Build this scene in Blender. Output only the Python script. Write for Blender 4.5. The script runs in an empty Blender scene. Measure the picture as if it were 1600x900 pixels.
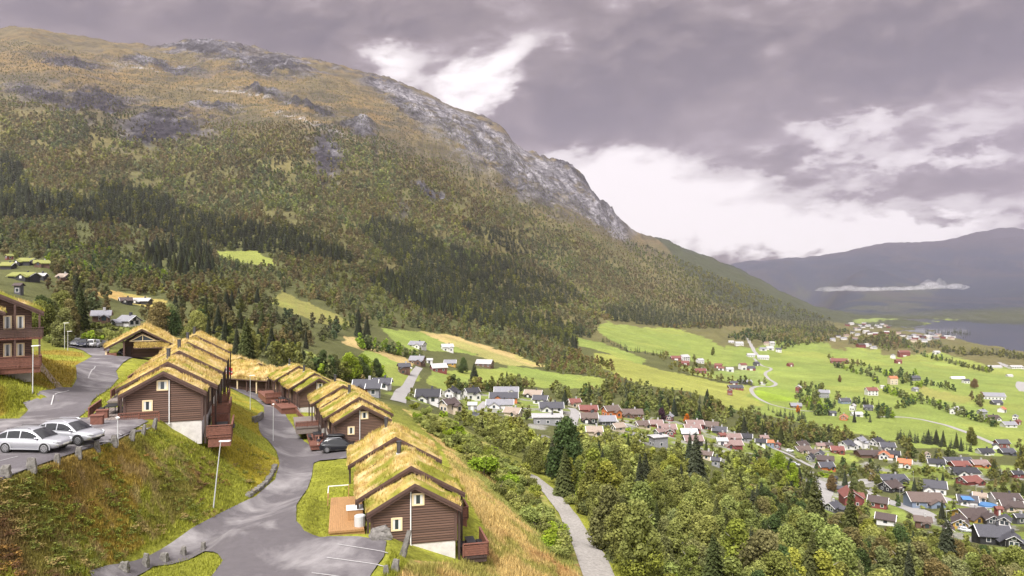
import bpy, bmesh, math, random
import numpy as np
from mathutils import Vector, Matrix
from mathutils.geometry import delaunay_2d_cdt
R = math.radians
F = 1080.0            # focal length of the photograph in its own 1600 px wide grid
random.seed(7); rng = np.random.default_rng(11)
S = bpy.context.scene
COL = S.collection
CAMPOS = Vector((0, 0, 0))

# ------------------------------------------------------------------ small helpers
def tag(o, label=None, cat=None, group=None, kind=None):
    if label: o['label'] = label
    if cat: o['category'] = cat
    if group: o['group'] = group
    if kind: o['kind'] = kind
    return o
def empty(name, loc=(0, 0, 0), rz=0.0, parent=None, scale=1.0):
    o = bpy.data.objects.new(name, None); COL.objects.link(o)
    o.location = loc; o.rotation_euler = (0, 0, rz); o.scale = (scale,)*3
    o.empty_display_size = 0.2
    if parent: o.parent = parent
    return o
def link(name, me, parent=None, loc=None, rz=None, scale=None):
    o = bpy.data.objects.new(name, me); COL.objects.link(o)
    if parent: o.parent = parent
    if loc is not None: o.location = loc
    if rz is not None: o.rotation_euler = (0, 0, rz)
    if scale is not None: o.scale = scale if hasattr(scale, '__len__') else (scale,)*3
    return o
def kids(o): return [c for c in bpy.data.objects if c.parent == o]
def copy_tree(o, parent=None, ch=None):
    if ch is None:
        ch = {}
        for c in bpy.data.objects:
            if c.parent: ch.setdefault(c.parent.name, []).append(c)
    c = o.copy(); COL.objects.link(c)
    if parent: c.parent = parent
    for k in ch.get(o.name, []): copy_tree(k, c, ch)
    return c

class MB:
    """collects boxes, bars, tubes and prisms and links them as ONE mesh object"""
    def __init__(s): s.v = []; s.f = []; s.m = []
    def add(s, vs, fs, mi=0):
        b = len(s.v); s.v += [tuple(p) for p in vs]
        for f in fs: s.f.append([b+i for i in f]); s.m.append(mi)
    def box(s, x0, y0, z0, x1, y1, z1, mi=0):
        s.add([(x0,y0,z0),(x1,y0,z0),(x1,y1,z0),(x0,y1,z0),(x0,y0,z1),(x1,y0,z1),(x1,y1,z1),(x0,y1,z1)],
              [(3,2,1,0),(4,5,6,7),(0,1,5,4),(1,2,6,5),(2,3,7,6),(3,0,4,7)], mi)
    def bar(s, a, b, w, h, mi=0, up=(0,0,1)):
        a = Vector(a); b = Vector(b); d = (b-a).normalized(); u = Vector(up)
        r = d.cross(u)
        if r.length < 1e-5: r = d.cross(Vector((0,1,0)))
        r.normalize(); u = r.cross(d).normalized(); vs = []
        for p in (a, b):
            for sx, sz in ((-1,-1),(1,-1),(1,1),(-1,1)): vs.append(p + r*sx*w/2 + u*sz*h/2)
        s.add(vs, [(0,1,2,3),(7,6,5,4),(0,4,5,1),(1,5,6,2),(2,6,7,3),(3,7,4,0)], mi)
    def tube(s, pts, rad, n=8, mi=0, cap=True):
        pts = [Vector(p) for p in pts]
        if not hasattr(rad, '__len__'): rad = [rad]*len(pts)
        rings = []; b0 = len(s.v)
        for i, p in enumerate(pts):
            d = (pts[min(i+1, len(pts)-1)] - pts[max(i-1, 0)]).normalized()
            r = d.cross(Vector((0.01,0.02,1)))
            if r.length < 0.05: r = d.cross(Vector((0,1,0)))
            r.normalize(); u = r.cross(d)
            for k in range(n):
                t = 2*math.pi*k/n; s.v.append(tuple(p + (r*math.cos(t)+u*math.sin(t))*rad[i]))
        for i in range(len(pts)-1):
            for k in range(n):
                a = b0+i*n+k; b = b0+i*n+(k+1)%n
                s.f.append([a, b, b+n, a+n]); s.m.append(mi)
        if cap:
            s.f.append([b0+k for k in range(n)][::-1]); s.m.append(mi)
            e = b0+(len(pts)-1)*n; s.f.append([e+k for k in range(n)]); s.m.append(mi)
    def prism(s, prof, y0, y1, mi=0):           # (x, z) profile swept along y
        n = len(prof)
        s.add([(x,y0,z) for x,z in prof]+[(x,y1,z) for x,z in prof],
              [list(range(n)), list(range(2*n-1, n-1, -1))]+[[i, i+n, (i+1)%n+n, (i+1)%n] for i in range(n)], mi)
    def mesh(s, name, mats, smooth=False, fix=True):
        me = bpy.data.meshes.new(name); me.from_pydata(s.v, [], s.f)
        for m in (mats if isinstance(mats, (list, tuple)) else [mats]): me.materials.append(m)
        if len(me.polygons): me.polygons.foreach_set('material_index', s.m)
        if fix:
            bm = bmesh.new(); bm.from_mesh(me); bmesh.ops.recalc_face_normals(bm, faces=bm.faces); bm.to_mesh(me); bm.free()
        if smooth: me.polygons.foreach_set('use_smooth', [True]*len(me.polygons))
        me.update(); return me
    def build(s, name, mats, parent=None, smooth=False, **k):
        return link(name, s.mesh(name, mats, smooth), parent, **k)

def np_mesh(name, verts, faces, mats, col=None, mi=None, smooth=False):
    """verts (n,3), faces (m,k) arrays of one arity"""
    me = bpy.data.meshes.new(name); n = len(verts); m, k = faces.shape
    me.vertices.add(n); me.vertices.foreach_set('co', np.ascontiguousarray(verts, np.float32).ravel())
    me.loops.add(m*k); me.loops.foreach_set('vertex_index', np.ascontiguousarray(faces, np.int32).ravel())
    me.polygons.add(m); me.polygons.foreach_set('loop_start', np.arange(0, m*k, k, dtype=np.int32))
    for q in (mats if isinstance(mats, (list, tuple)) else [mats]): me.materials.append(q)
    if mi is not None: me.polygons.foreach_set('material_index', np.ascontiguousarray(mi, np.int32))
    if col is not None:
        a = me.color_attributes.new('Col', 'FLOAT_COLOR', 'POINT')
        c = np.ones((n, 4), np.float32); c[:, :col.shape[1]] = col; a.data.foreach_set('color', c.ravel())
    me.update(calc_edges=True)
    if smooth: me.polygons.foreach_set('use_smooth', np.ones(m, bool))
    return me

# ------------------------------------------------------------------ noise in numpy
def _h(ix, iy, s):
    n = (ix.astype(np.int64)*374761393 + iy.astype(np.int64)*668265263 + s*982451653) & 0xffffffff
    n = ((n ^ (n >> 13))*1274126177) & 0xffffffff
    return ((n ^ (n >> 16)) & 0xffff)/65535.0
def vnoise(x, y, s=0):
    ix = np.floor(x); iy = np.floor(y); fx = x-ix; fy = y-iy
    fx = fx*fx*fx*(fx*(fx*6-15)+10); fy = fy*fy*fy*(fy*(fy*6-15)+10)
    return (_h(ix,iy,s)*(1-fx)+_h(ix+1,iy,s)*fx)*(1-fy) + (_h(ix,iy+1,s)*(1-fx)+_h(ix+1,iy+1,s)*fx)*fy
def fbm(x, y, s=0, o=4):
    t = 0; a = 0.5; tot = 0
    for i in range(o):
        t = t + a*vnoise(x, y, s+i*17); tot += a; a *= 0.5; x = x*2.03+13.7; y = y*2.03+7.1
    return t/tot
def sstep(a, b, x):
    t = np.clip((x-a)/(b-a), 0, 1); return t*t*(3-2*t)

def in_poly(px, py, poly):
    px = np.asarray(px); py = np.asarray(py); ins = np.zeros(px.shape, bool); n = len(poly)
    for i in range(n):
        x0, y0 = poly[i]; x1, y1 = poly[(i+1)%n]
        if y0 == y1: continue
        c = ((y0 > py) != (y1 > py)) & (px < (x1-x0)*(py-y0)/(y1-y0)+x0); ins ^= c
    return ins
def poly(s): return [tuple(map(float, q.split(','))) for q in s.split()]
# ------------------------------------------------------------------ materials
MATS = {}
def mat(name, color, rough=0.8, scale=None, var=0.25, bump=0.0, bscale=None, metal=0.0, spec=None, coord='Object', stretch=(1,1,1)):
    if name in MATS: return MATS[name]
    m = bpy.data.materials.new(name); m.use_nodes = True; nt = m.node_tree; N = nt.nodes; L = nt.links
    b = N['Principled BSDF']; b.inputs['Roughness'].default_value = rough; b.inputs['Metallic'].default_value = metal
    if spec is not None: b.inputs['Specular IOR Level'].default_value = spec
    b.inputs['Base Color'].default_value = (*color, 1)
    if scale:
        tc = N.new('ShaderNodeTexCoord'); mp = N.new('ShaderNodeMapping'); mp.inputs['Scale'].default_value = stretch
        L.new(tc.outputs[coord], mp.inputs['Vector'])
        nz = N.new('ShaderNodeTexNoise'); nz.inputs['Scale'].default_value = scale; nz.inputs['Detail'].default_value = 5; nz.inputs['Roughness'].default_value = .65
        L.new(mp.outputs[0], nz.inputs['Vector'])
        rp = N.new('ShaderNodeMapRange'); rp.inputs[1].default_value = .3; rp.inputs[2].default_value = .7
        rp.inputs[3].default_value = 1-var; rp.inputs[4].default_value = 1+var; L.new(nz.outputs['Fac'], rp.inputs[0])
        mx = N.new('ShaderNodeMix'); mx.data_type = 'RGBA'; mx.blend_type = 'MULTIPLY'; mx.inputs[0].default_value = 1
        mx.inputs[6].default_value = (*color, 1); L.new(rp.outputs[0], mx.inputs[7]); L.new(mx.outputs[2], b.inputs['Base Color'])
        if bump:
            bn = N.new('ShaderNodeBump'); bn.inputs['Strength'].default_value = bump; bn.inputs['Distance'].default_value = .05
            if bscale:
                n2 = N.new('ShaderNodeTexNoise'); n2.inputs['Scale'].default_value = bscale; L.new(mp.outputs[0], n2.inputs['Vector']); L.new(n2.outputs['Fac'], bn.inputs['Height'])
            else: L.new(nz.outputs['Fac'], bn.inputs['Height'])
            L.new(bn.outputs[0], b.inputs['Normal'])
    MATS[name] = m; return m
def glass_mat(name, color=(.03,.04,.05), rough=.06):
    m = mat(name, color, rough, spec=.7); return m
EXPO = 2.5; SUNE = 1.2; SKYK = 1.0; HAZE = 6.5e-5
# ------------------------------------------------------------------ the land: heights interpolated over bearing and log distance
CP = """0 745 42;60 722 44.8;110 705 48;180 680 53.5;235 657 62;60 680 52.5;100 640 65;20 672 54;150 600 86;170 570 115;190 548 143;130 545 143;120 530 170;220 560 128
0 582 70;20 577 75;50 616 66;75 587 78;90 556 88;60 552 84;30 600 68;0 620 61;100 600 84;112 570 98;-60 560 72
10 740 42.5;125 698 50;222 668 57.5;245 655 63
0 900 38;0 800 40;100 800 45;100 880 42;200 780 51;200 850 49;170 885 45;300 720 58;300 770 56.5;300 825 54;400 775 62.5;350 740 62;400 720 68.5;437 722 78;340 694 66;400 690 75;380 650 82;425 690 84;350 612 103;370 640 96;400 650 108;345 603 143;380 607 140;412 640 113;-60 930 34;-60 800 38
430 870 46.5;520 860 48;330 890 44.5;260 878 45.5;580 838 51.5;600 895 44.5;500 780 59;460 740 70;520 745 68.5;597 705 86;540 720 79;480 690 89;440 660 104;590 800 55;640 690 96;530 690 90;470 640 116;600 760 62;660 760 66;640 730 76;640 880 46.5
713 874 53;760 862 56;750 800 64;700 700 92;760 740 88;800 800 70;800 880 58;850 850 68;870 895 61;920 850 78;945 895 68;880 790 98;835 748 130;800 715 150;760 690 165;700 655 170;640 640 160;680 640 230;600 630 175;560 620 180
960 870 85;1000 895 80;1050 850 100;1100 800 135;1000 780 140;900 720 190;1000 720 230;850 680 250;880 655 310;1000 668 330;1100 690 330;1180 690 370;1150 760 230;1200 850 130;1300 900 95;1300 860 150;1400 900 105;1400 860 160;1500 870 160;1600 870 165;1560 842 215;1330 785 300;1400 785 300;1480 805 262;1540 792 285;1250 705 400;1330 693 440;1450 722 390;1580 722 400;1450 655 560;1580 690 470;1300 800 270;1420 825 240;1300 760 330
1250 640 600;1450 600 828;1450 570 1080;1580 640 640;1580 590 950;1560 557 1370;1500 546 1550;1470 539 1660;1400 530 1800;1340 520 2050;1600 564 1310;1600 540 1800;1550 520 2400;1500 513 2650;1490 524 2000;1450 521 2050;1450 507 2700;1400 503 2850;1370 499 3000;1500 500 3000;1600 500 3000;1440 499 3050
1500 470 4500;1500 430 6500;1600 460 4500;1600 420 6300;1600 361 8500;1530 361 8500;1450 377 8600;1380 384 8800;1300 396 9000;1200 406 9300;1150 412 9500;1400 460 5200;1300 470 6000;1200 455 7000;1120 440 8000;1400 485 3800;1300 485 4500
0 470 170;0 410 450;0 380 600;0 330 850;0 260 1150;0 180 1500;0 100 1850;0 51 2150
60 434 370;70 412 420;100 505 185;50 500 165;100 470 250
155 505 310;195 512 300;215 475 420;150 440 480;150 400 650;150 340 900;150 260 1200;150 180 1550;150 115 1950;190 74 2400;340 72 2600;120 66 2300;40 50 2150;400 84 2600
300 545 200;300 505 300;300 460 480;300 420 680;300 380 900;300 300 1250;300 200 1650;300 120 2150;260 535 190
450 580 235;450 540 330;450 500 460;450 460 650;450 410 850;450 350 1050;450 250 1450;450 150 2050;450 92 2600;520 105 2680
600 600 280;600 560 420;600 520 560;600 480 750;600 420 1000;600 340 1300;600 240 1700;600 165 2300;600 126 2750;670 150 2800
700 628 330;750 602 430;750 560 600;750 530 750;750 490 950;750 430 1250;750 350 1600;750 270 2050;750 210 2600;750 186 2850;800 218 2950;820 244 2980
870 602 520;870 560 720;870 530 950;870 490 1250;870 430 1650;870 350 2150;870 290 2700;845 247 3060;872 251 3150;905 272 3150;940 318 3150
990 620 480;990 580 680;990 545 950;990 515 1300;990 480 1700;990 430 2250;990 390 2800;970 345 3150;990 363 3200;1030 372 3350;1060 383 3400
1100 645 430;1100 600 700;1100 560 1000;1100 535 1250;1100 510 1600;1100 480 2100;1100 440 2700;1100 397 3400;1150 417 3500
1200 650 520;1200 600 780;1200 560 1100;1200 530 1450;1200 505 2000;1200 480 2700;1200 444 3450;1250 470 3400
1300 640 600;1300 600 820;1300 560 1150;1300 530 1600;1300 512 2200;1300 496 3000
-300 760 45;-300 560 100;-300 450 300;-300 300 900;-300 60 2200;-300 140 3200;-300 900 35
1900 960 120;1900 780 320;1900 650 600;1900 572 1300;1900 520 2500;1900 503 3000;1900 430 6000;1900 355 8000
800 1500 20;200 1350 21;1400 1500 28;600 1100 31;1000 1150 40;1200 1100 50;0 1150 26;1600 1150 60;-300 1300 22"""
RIDGE = "0 51 2150;40 50 2150;120 66 2300;190 74 2400;340 72 2600;400 84 2600;450 92 2600;520 105 2680;600 126 2750;670 150 2800;750 186 2850;800 218 2950;845 247 3060;872 251 3150;905 272 3150;940 318 3150;970 345 3150;1030 372 3350;1060 383 3400;1100 397 3400;1150 417 3500;1200 444 3450;1250 470 3400"
pts = [tuple(map(float, q.split())) for q in CP.replace('\n', ';').split(';')]
for q in RIDGE.split(';'):
    x, y, d = map(float, q.split()); pts.append((x, y+45, d*1.28)); pts.append((x, max(y+95, 440), d*1.8))
for x, y, d in ((1600,361,8500),(1450,377,8600),(1300,396,9000),(1150,412,9500),(1900,355,8000)): pts.append((x, y+40, d*1.3))
BREAK = ["-80 775 38;0 745 42;60 722 44.8;110 705 48;180 680 53.5;240 656 62.5", "-60 692 50;30 655 59;45 641 63;60 613 74;112 600 82;120 590 90;128 566 112;145 557 124",
 "118 664 57.5;150 620 72;185 592 92;182 578 105;226 561 125", "140 893 43;170 884 45.5;300 826 54;400 776 62.5;430 750 70;438 724 78.5;430 702 85;405 672 98;413 640 114;370 611 138;345 600 146",
 "604 848 48.5;515 839 50;463 812 54.5;463 790 58;486 746 69;490 722 76;535 717 78;560 708 81", "560 702 83;505 700 86.5;475 690 90;445 645 112;480 636 118", "348 877 45.5;330 900 43.5;440 880 45;600 890 44.5",
 "580 838 51.5;713 874 53", "830 744 130;850 772 117;868 797 106;886 833 91;903 875 74;915 905 67", "840 745 130;866 768 117;887 788 107;908 815 95;932 850 79;950 880 69.5;962 905 65"]
for q in BREAK:
    p = [tuple(map(float, w.split())) for w in q.split(';')]
    for a, b in zip(p, p[1:]):
        k = max(1, int(math.hypot(b[0]-a[0], b[1]-a[1])/11))
        for t in range(k): pts.append((a[0]+(b[0]-a[0])*t/k, a[1]+(b[1]-a[1])*t/k, math.exp(math.log(a[2])+(math.log(b[2])-math.log(a[2]))*t/k)))
    pts.append(p[-1])
for lx in (-33.5, -37, -42, -48):           # the level parking lot
    for ly in (40, 44, 48, 52, 56, 60): lz = -11.3-max(0, ly-55)*.05; pts.append((800+F*lx/ly, 450-F*lz/ly, ly))
for lx, ly in ((-20,45),(-16,45),(-13,46),(-18,49),(-14,49.5),(-21,52),(-18,56),(-20,60)): pts.append((800+F*lx/ly, 450+F*18.05/ly, ly))
pts = np.array(pts); pts = pts[np.unique(np.round(pts[:,:2]/3), axis=0, return_index=True)[1]]
VS = 0.42
pu = (pts[:,0]-800)/F; pv = np.log(pts[:,2])*VS; ppy = pts[:,1]
def _k(r2): return np.sqrt(r2 + 0.0012)
A = _k((pu[:,None]-pu[None])**2 + (pv[:,None]-pv[None])**2)
n = len(pts)
M_ = np.zeros((n+3, n+3)); M_[:n,:n] = A - np.eye(n)*2e-4
M_[:n,n] = 1; M_[:n,n+1] = pu; M_[:n,n+2] = pv; M_[n:,:n] = M_[:n,n:].T
W_ = np.linalg.solve(M_, np.concatenate([ppy, [0,0,0]]))
def rbf(u, v):
    out = np.empty(u.shape); uf = u.ravel(); vf = v.ravel()*VS; o = out.ravel()
    for i in range(0, len(uf), 20000):
        a = uf[i:i+20000, None]; b = vf[i:i+20000, None]
        o[i:i+20000] = _k((a-pu)**2+(b-pv)**2).astype(np.float32)@W_[:n] + W_[n] + W_[n+1]*a[:,0] + W_[n+2]*b[:,0]
    return o.reshape(u.shape)
def seg(a, b, st): return np.arange(math.log(a), math.log(b)-st*.5, st)
V = np.concatenate([seg(9,34,.03), seg(34,180,.0065), seg(180,800,.009), seg(800,3600,.0042), seg(3600,13000,.012), [math.log(13000)]])
U = np.concatenate([np.arange(-1.25,-.78,.015), np.arange(-.78,.7801,.0025), np.arange(.795,1.26,.015)])
UU, VV = np.meshgrid(U, V)                 # rows: distance
PYs = rbf(UU, VV)
D = np.exp(VV); X = UU*D; PXs = 800+F*UU
LAKE_Z = -142.0
Z = -(PYs-450)/F*D
# close by (the first 200 m) the same points are joined in plain metres
q_ = pts[pts[:,2] < 270]; qx = (q_[:,0]-800)/F*q_[:,2]; qy = q_[:,2]; qz = -(q_[:,1]-450)/F*q_[:,2]
def _k2(r2): return np.sqrt(r2 + 30.0)
A = _k2((qx[:,None]-qx[None])**2 + (qy[:,None]-qy[None])**2); n = len(qx)
M_ = np.zeros((n+3, n+3)); M_[:n,:n] = A - np.eye(n)*1.0; M_[:n,n] = 1; M_[:n,n+1] = qx; M_[:n,n+2] = qy; M_[n:,:n] = M_[:n,n:].T
Wn = np.linalg.solve(M_, np.concatenate([qz, [0,0,0]])); jn = int(np.searchsorted(V, math.log(235)))
xn = X[:jn].ravel(); yn = D[:jn].ravel(); zn = np.empty(len(xn))
for i in range(0, len(xn), 20000):
    a = xn[i:i+20000, None]; b = yn[i:i+20000, None]
    zn[i:i+20000] = _k2((a-qx)**2+(b-qy)**2)@Wn[:n] + Wn[n] + Wn[n+1]*a[:,0] + Wn[n+2]*b[:,0]
wn = 1-sstep(140, 230, D[:jn]); Z[:jn] = Z[:jn]*(1-wn) + zn.reshape(jn, -1)*wn
def level(pl, plane, soft=1.6):
    global Z
    sd = np.full(Z.shape, 1e9); sel = (D < 130) & (np.abs(X) < 90); xs = X[sel]; ys = D[sel]; dm = np.full(xs.shape, 1e9)
    for (x0, y0), (x1, y1) in zip(pl, pl[1:]+pl[:1]):
        l2 = (x1-x0)**2+(y1-y0)**2; t = np.clip(((xs-x0)*(x1-x0)+(ys-y0)*(y1-y0))/l2, 0, 1); dm = np.minimum(dm, np.hypot(xs-x0-t*(x1-x0), ys-y0-t*(y1-y0)))
    w = sstep(-soft, soft*.2, np.where(in_poly(xs, ys, pl), dm, -dm)); zz = Z[sel]; Z[sel] = zz*(1-w) + plane(xs, ys)*w
level([(-31.2,30),(-31.0,50),(-30.9,55),(-32.3,63),(-36,68),(-46,68),(-62,55),(-62,30)], lambda x, y: -11.35-np.maximum(0, y-55)*.05)
level([(-19,46),(-13,44),(-9,45),(-9.2,50),(-14.5,51.5),(-21,52)], lambda x, y: -18.05+0*x, 2.5)
level([(-14.6,51.3),(-11.2,52.0),(-13.6,62.0),(-17.0,61.2)], lambda x, y: -18.75+0*x, 1.2)
# relief: bumps close by, benches and gullies on the mountain
far = sstep(900, 1500, D)*(1-sstep(3600, 5000, D)); fh = sstep(3800, 5500, D)
rockm = np.zeros_like(Z)
def blob(px, py, rx, ry, rot=0, lo=0, hi=1e9):
    c, s = math.cos(R(rot)), math.sin(R(rot)); a = PXs-px; b = PYs-py
    q = ((a*c+b*s)/rx)**2 + ((-a*s+b*c)/ry)**2
    return np.exp(-q*1.2)*((D > lo) & (D < hi))
ROCKS = [(150,165,70,34,5),(60,150,60,14,8),(255,205,80,34,8),(245,228,75,10,0),(110,100,60,12,8),(420,100,110,20,6),(320,75,110,12,4),(510,245,30,50,-15),
         (700,190,70,22,32),(640,170,60,18,32),(760,225,60,36,38),(800,270,60,26,38),(850,290,60,30,40),(900,290,70,40,42),(940,330,50,26,40),(330,170,50,8,8),(480,170,60,12,15),(555,195,35,10,10),
         (660,290,50,8,28),(880,250,60,30,15),(610,140,60,14,20),(410,148,40,8,8),(250,100,80,8,8),(570,205,30,8,10),(690,300,14,12,60)]
for b in ROCKS: rockm = np.maximum(rockm, blob(*b, lo=1000, hi=4200))
tree_edge = np.interp(PXs, [0,150,300,450,560,650,760,850,930,1000,1100], [150,165,190,190,195,235,270,318,345,375,400])
high = 1-sstep(-25, 45, PYs-tree_edge)
w1 = fbm(X/260, Z/130+D/700, 3, 5); w2 = fbm(X/70, D/120, 5, 4)
Z += far*((w1-.5)*46 + (w2-.5)*16)
ridge_n = 1-np.abs(2*fbm(X/120, D/260+Z/160, 9, 4)-1)
cl = fbm(X/55+Z/90, Z/45+D/300, 21, 4)
Z += far*rockm*((ridge_n-.6)*46 + (np.round(cl*7)/7-.5)*44 + (fbm(X/16, Z/12+D/60, 22, 3)-.5)*22)
Z += far*((fbm(X/24, D/40, 23, 4)-.5)*12)
gull = 1-np.abs(2*fbm(X/90+Z/300, Z/600, 31, 3)-1)
Z -= far*np.clip(gull-.82, 0, 1)*70*sstep(150, 260, PYs)*(1-sstep(380, 430, PYs))
Z += fh*((fbm(X/700, D/900, 41, 5)-.5)*190)*sstep(-100, 150, Z)
mid = sstep(110, 260, D)*(1-sstep(900, 1300, D)); Z += mid*(fbm(X/45, D/60, 51, 4)-.5)*3.0
near = 1-sstep(110, 200, D)
# ------------------------------------------------------------------ sampling and picking
def _cell(ax, q):
    i = np.clip(np.searchsorted(ax, q)-1, 0, len(ax)-2); return i, np.clip((q-ax[i])/(ax[i+1]-ax[i]), 0, 1)
def grid_at(G, x, y):
    x = np.asarray(x, float); y = np.maximum(np.asarray(y, float), 9.1)
    i, a = _cell(U, x/y); j, b = _cell(V, np.log(y))
    return (G[j,i]*(1-a)+G[j,i+1]*a)*(1-b) + (G[j+1,i]*(1-a)+G[j+1,i+1]*a)*b
def hgt(x, y): return grid_at(Z, x, y)
def hz(x, y): return float(hgt(np.array([x]), np.array([y]))[0])
def pick_many(px, py, dmin=30.0):
    """where the sight line through a pixel of the photograph meets the land: distances (nan where it meets none)"""
    px = np.asarray(px, float); py = np.asarray(py, float); u = (px-800)/F
    i, a = _cell(U, u); PYG = 450-Z*F/D
    out = np.full(len(px), np.nan); j0 = int(np.searchsorted(V, math.log(dmin)))
    for c in range(0, len(px), 4000):
        s = slice(c, c+4000); col = PYG[j0:, i[s]]*(1-a[s]) + PYG[j0:, i[s]+1]*a[s]
        hit = col <= py[s]; k = hit.argmax(0); ok = hit.any(0) & (k > 0)
        kk = np.maximum(k, 1); ar = np.arange(col.shape[1])
        p0 = col[kk-1, ar]; p1 = col[kk, ar]; t = np.clip((p0-py[s])/np.maximum(p0-p1, 1e-6), 0, 1)
        v = V[j0+kk-1] + t*(V[j0+kk]-V[j0+kk-1]); o = np.exp(v); o[~ok] = np.nan; out[s] = o
    return out
def P(px, py, dmin=30.0):
    d = float(pick_many([px], [py], dmin)[0])
    if d != d: d = 3000.0
    x = (px-800)/F*d; return Vector((x, d, hz(x, d)))
# ------------------------------------------------------------------ what grows or lies where (the ground's own colours, plus haze blue on the far hills)
C_ = lambda *a: np.array(a, float)
col = np.empty(Z.shape+(3,)); col[:] = C_(.085,.09,.032)
def put(mask, c, k=1.0):
    global col
    m = np.clip(mask*k, 0, 1)[..., None]; col = col*(1-m) + np.asarray(c)*m
_jx = (fbm(X/14, D/18, 64, 3)-.5)*14*np.minimum(1, 420/D)+ (fbm(X/60, D/80, 66, 2)-.5)*8; _jy = (fbm(X/14, D/18, 65, 3)-.5)*6
def pmask(pl, lo=0, hi=1e9): return in_poly(PXs+_jx*(D > 110), PYg+_jy*(D > 110), pl) & (D > lo) & (D < hi)
PYg = 450-Z*F/D
nA = fbm(X/9, D/9, 61, 4); nB = fbm(X/2.2, D/2.2, 62, 4); nC = fbm(X/60, D/60, 63, 4)
# mountain: birch floor, then heath, then bare rock
mt = sstep(850, 1100, D)*(1-sstep(3900, 4500, D))
put(mt, C_(.115,.108,.042)); put(mt*sstep(.4,.6,fbm(X/140,Z/90,71,4)), C_(.15,.125,.048), .6)
heath = fbm(X/200, Z/70+D/500, 72, 5)
put(mt*high, C_(.120,.098,.05)); put(mt*high*sstep(.42,.60,heath), C_(.085,.072,.045), .9); put(mt*high*sstep(.50,.66,fbm(X/70,Z/30,73,4)), C_(.165,.12,.052), .7)
for b in [(330,118,130,22,12),(450,178,120,16,18),(180,120,120,16,5),(590,180,70,20,20),(250,165,90,10,8),(60,100,90,20,4)]:
    put(mt*blob(*b)*sstep(.35,.6,fbm(X/60,Z/22,78,4)), C_(.20,.135,.055), .75)
fine = fbm(X/14, Z/9+D/50, 79, 4)
put(mt*high*sstep(.55,.68,fine), C_(.06,.055,.035), .6)
gb = .055+.11*sstep(.35,.7,fbm(X/40,Z/26,74,5)); gy = np.stack([gb, gb*.955, gb*1.05], -1)*(.45+1.1*fine)[...,None]
rockcov = rk = np.clip(rockm*1.3,0,1)*mt*sstep(.42,.5,fbm(X/60,Z/34+D/300,75,5)*.75+fine*.25+(rockm-.5)*.30)
put(rk, gy)
for b in [(150,165,66,26,5),(255,213,78,24,5),(505,250,16,50,0),(110,100,50,10,8),(300,185,60,8,6),(60,150,60,10,6)]: put(mt*blob(*b)*sstep(.40,.50,cl*.6+fine*.4), C_(.045,.04,.052), .85)
for b in [(690,195,85,20,33),(745,228,64,26,38),(410,145,40,5,8),(570,195,35,4,10),(860,285,64,16,38),(800,250,60,18,36)]: put(mt*blob(*b)*sstep(.44,.56,fbm(X/34,Z/20,76,4)*.7+fine*.3), C_(.22,.21,.215), .7)
rx_, ry_ = np.array([[float(w) for w in q.split()[:2]] for q in RIDGE.split(';')]).T
dr = PYg-np.interp(PXs, rx_, ry_); wd = np.interp(PXs, [560,640,720,800,860,940,1000], [8,26,44,60,52,40,12]); st_ = fbm(X/22+Z/60, Z/46+X/90, 69, 4)
slab = mt*(D < 3700)*sstep(560,640,PXs)*(1-sstep(960,1010,PXs))*sstep(0,6,dr)*(1-sstep(.75,1.15,dr/wd+(fbm(X/60,Z/40,70,3)-.5)*1.1))
gs = .13+.17*sstep(.36,.62,st_)*(.6+.8*fine); put(slab, np.stack([gs,gs*.96,gs*1.03],-1), .92); put(slab*sstep(.60,.68,fbm(X/40,Z/16,61,4)), C_(.12,.10,.06), .8)
for b in [(375,150,70,3,8),(540,215,60,3,12),(230,105,60,3,6),(470,190,50,3,14)]: put(mt*blob(*b)*sstep(.5,.6,fine), C_(.34,.32,.31), .9)
for b in [(365,225,5,34,-6),(502,262,6,36,4),(628,320,16,18,20),(120,170,8,26,4),(585,225,5,30,-12)]: put(mt*blob(*b), C_(.045,.04,.05), .8)
# far hills beyond the lake, the blue of distance tinted into their colour
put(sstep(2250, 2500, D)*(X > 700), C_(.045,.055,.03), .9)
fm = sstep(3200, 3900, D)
put(fm, C_(.026,.036,.055)); put(fm*sstep(.5,.6,fbm(X/300,D/400,77,4))*sstep(120,-60,Z), C_(.075,.08,.05), .6); put(fm*sstep(300,560,Z), C_(.065,.055,.06), .6); put(fm*sstep(.56,.66,fbm(X/160,Z/60,80,4)), C_(.055,.05,.055), .6)
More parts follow.
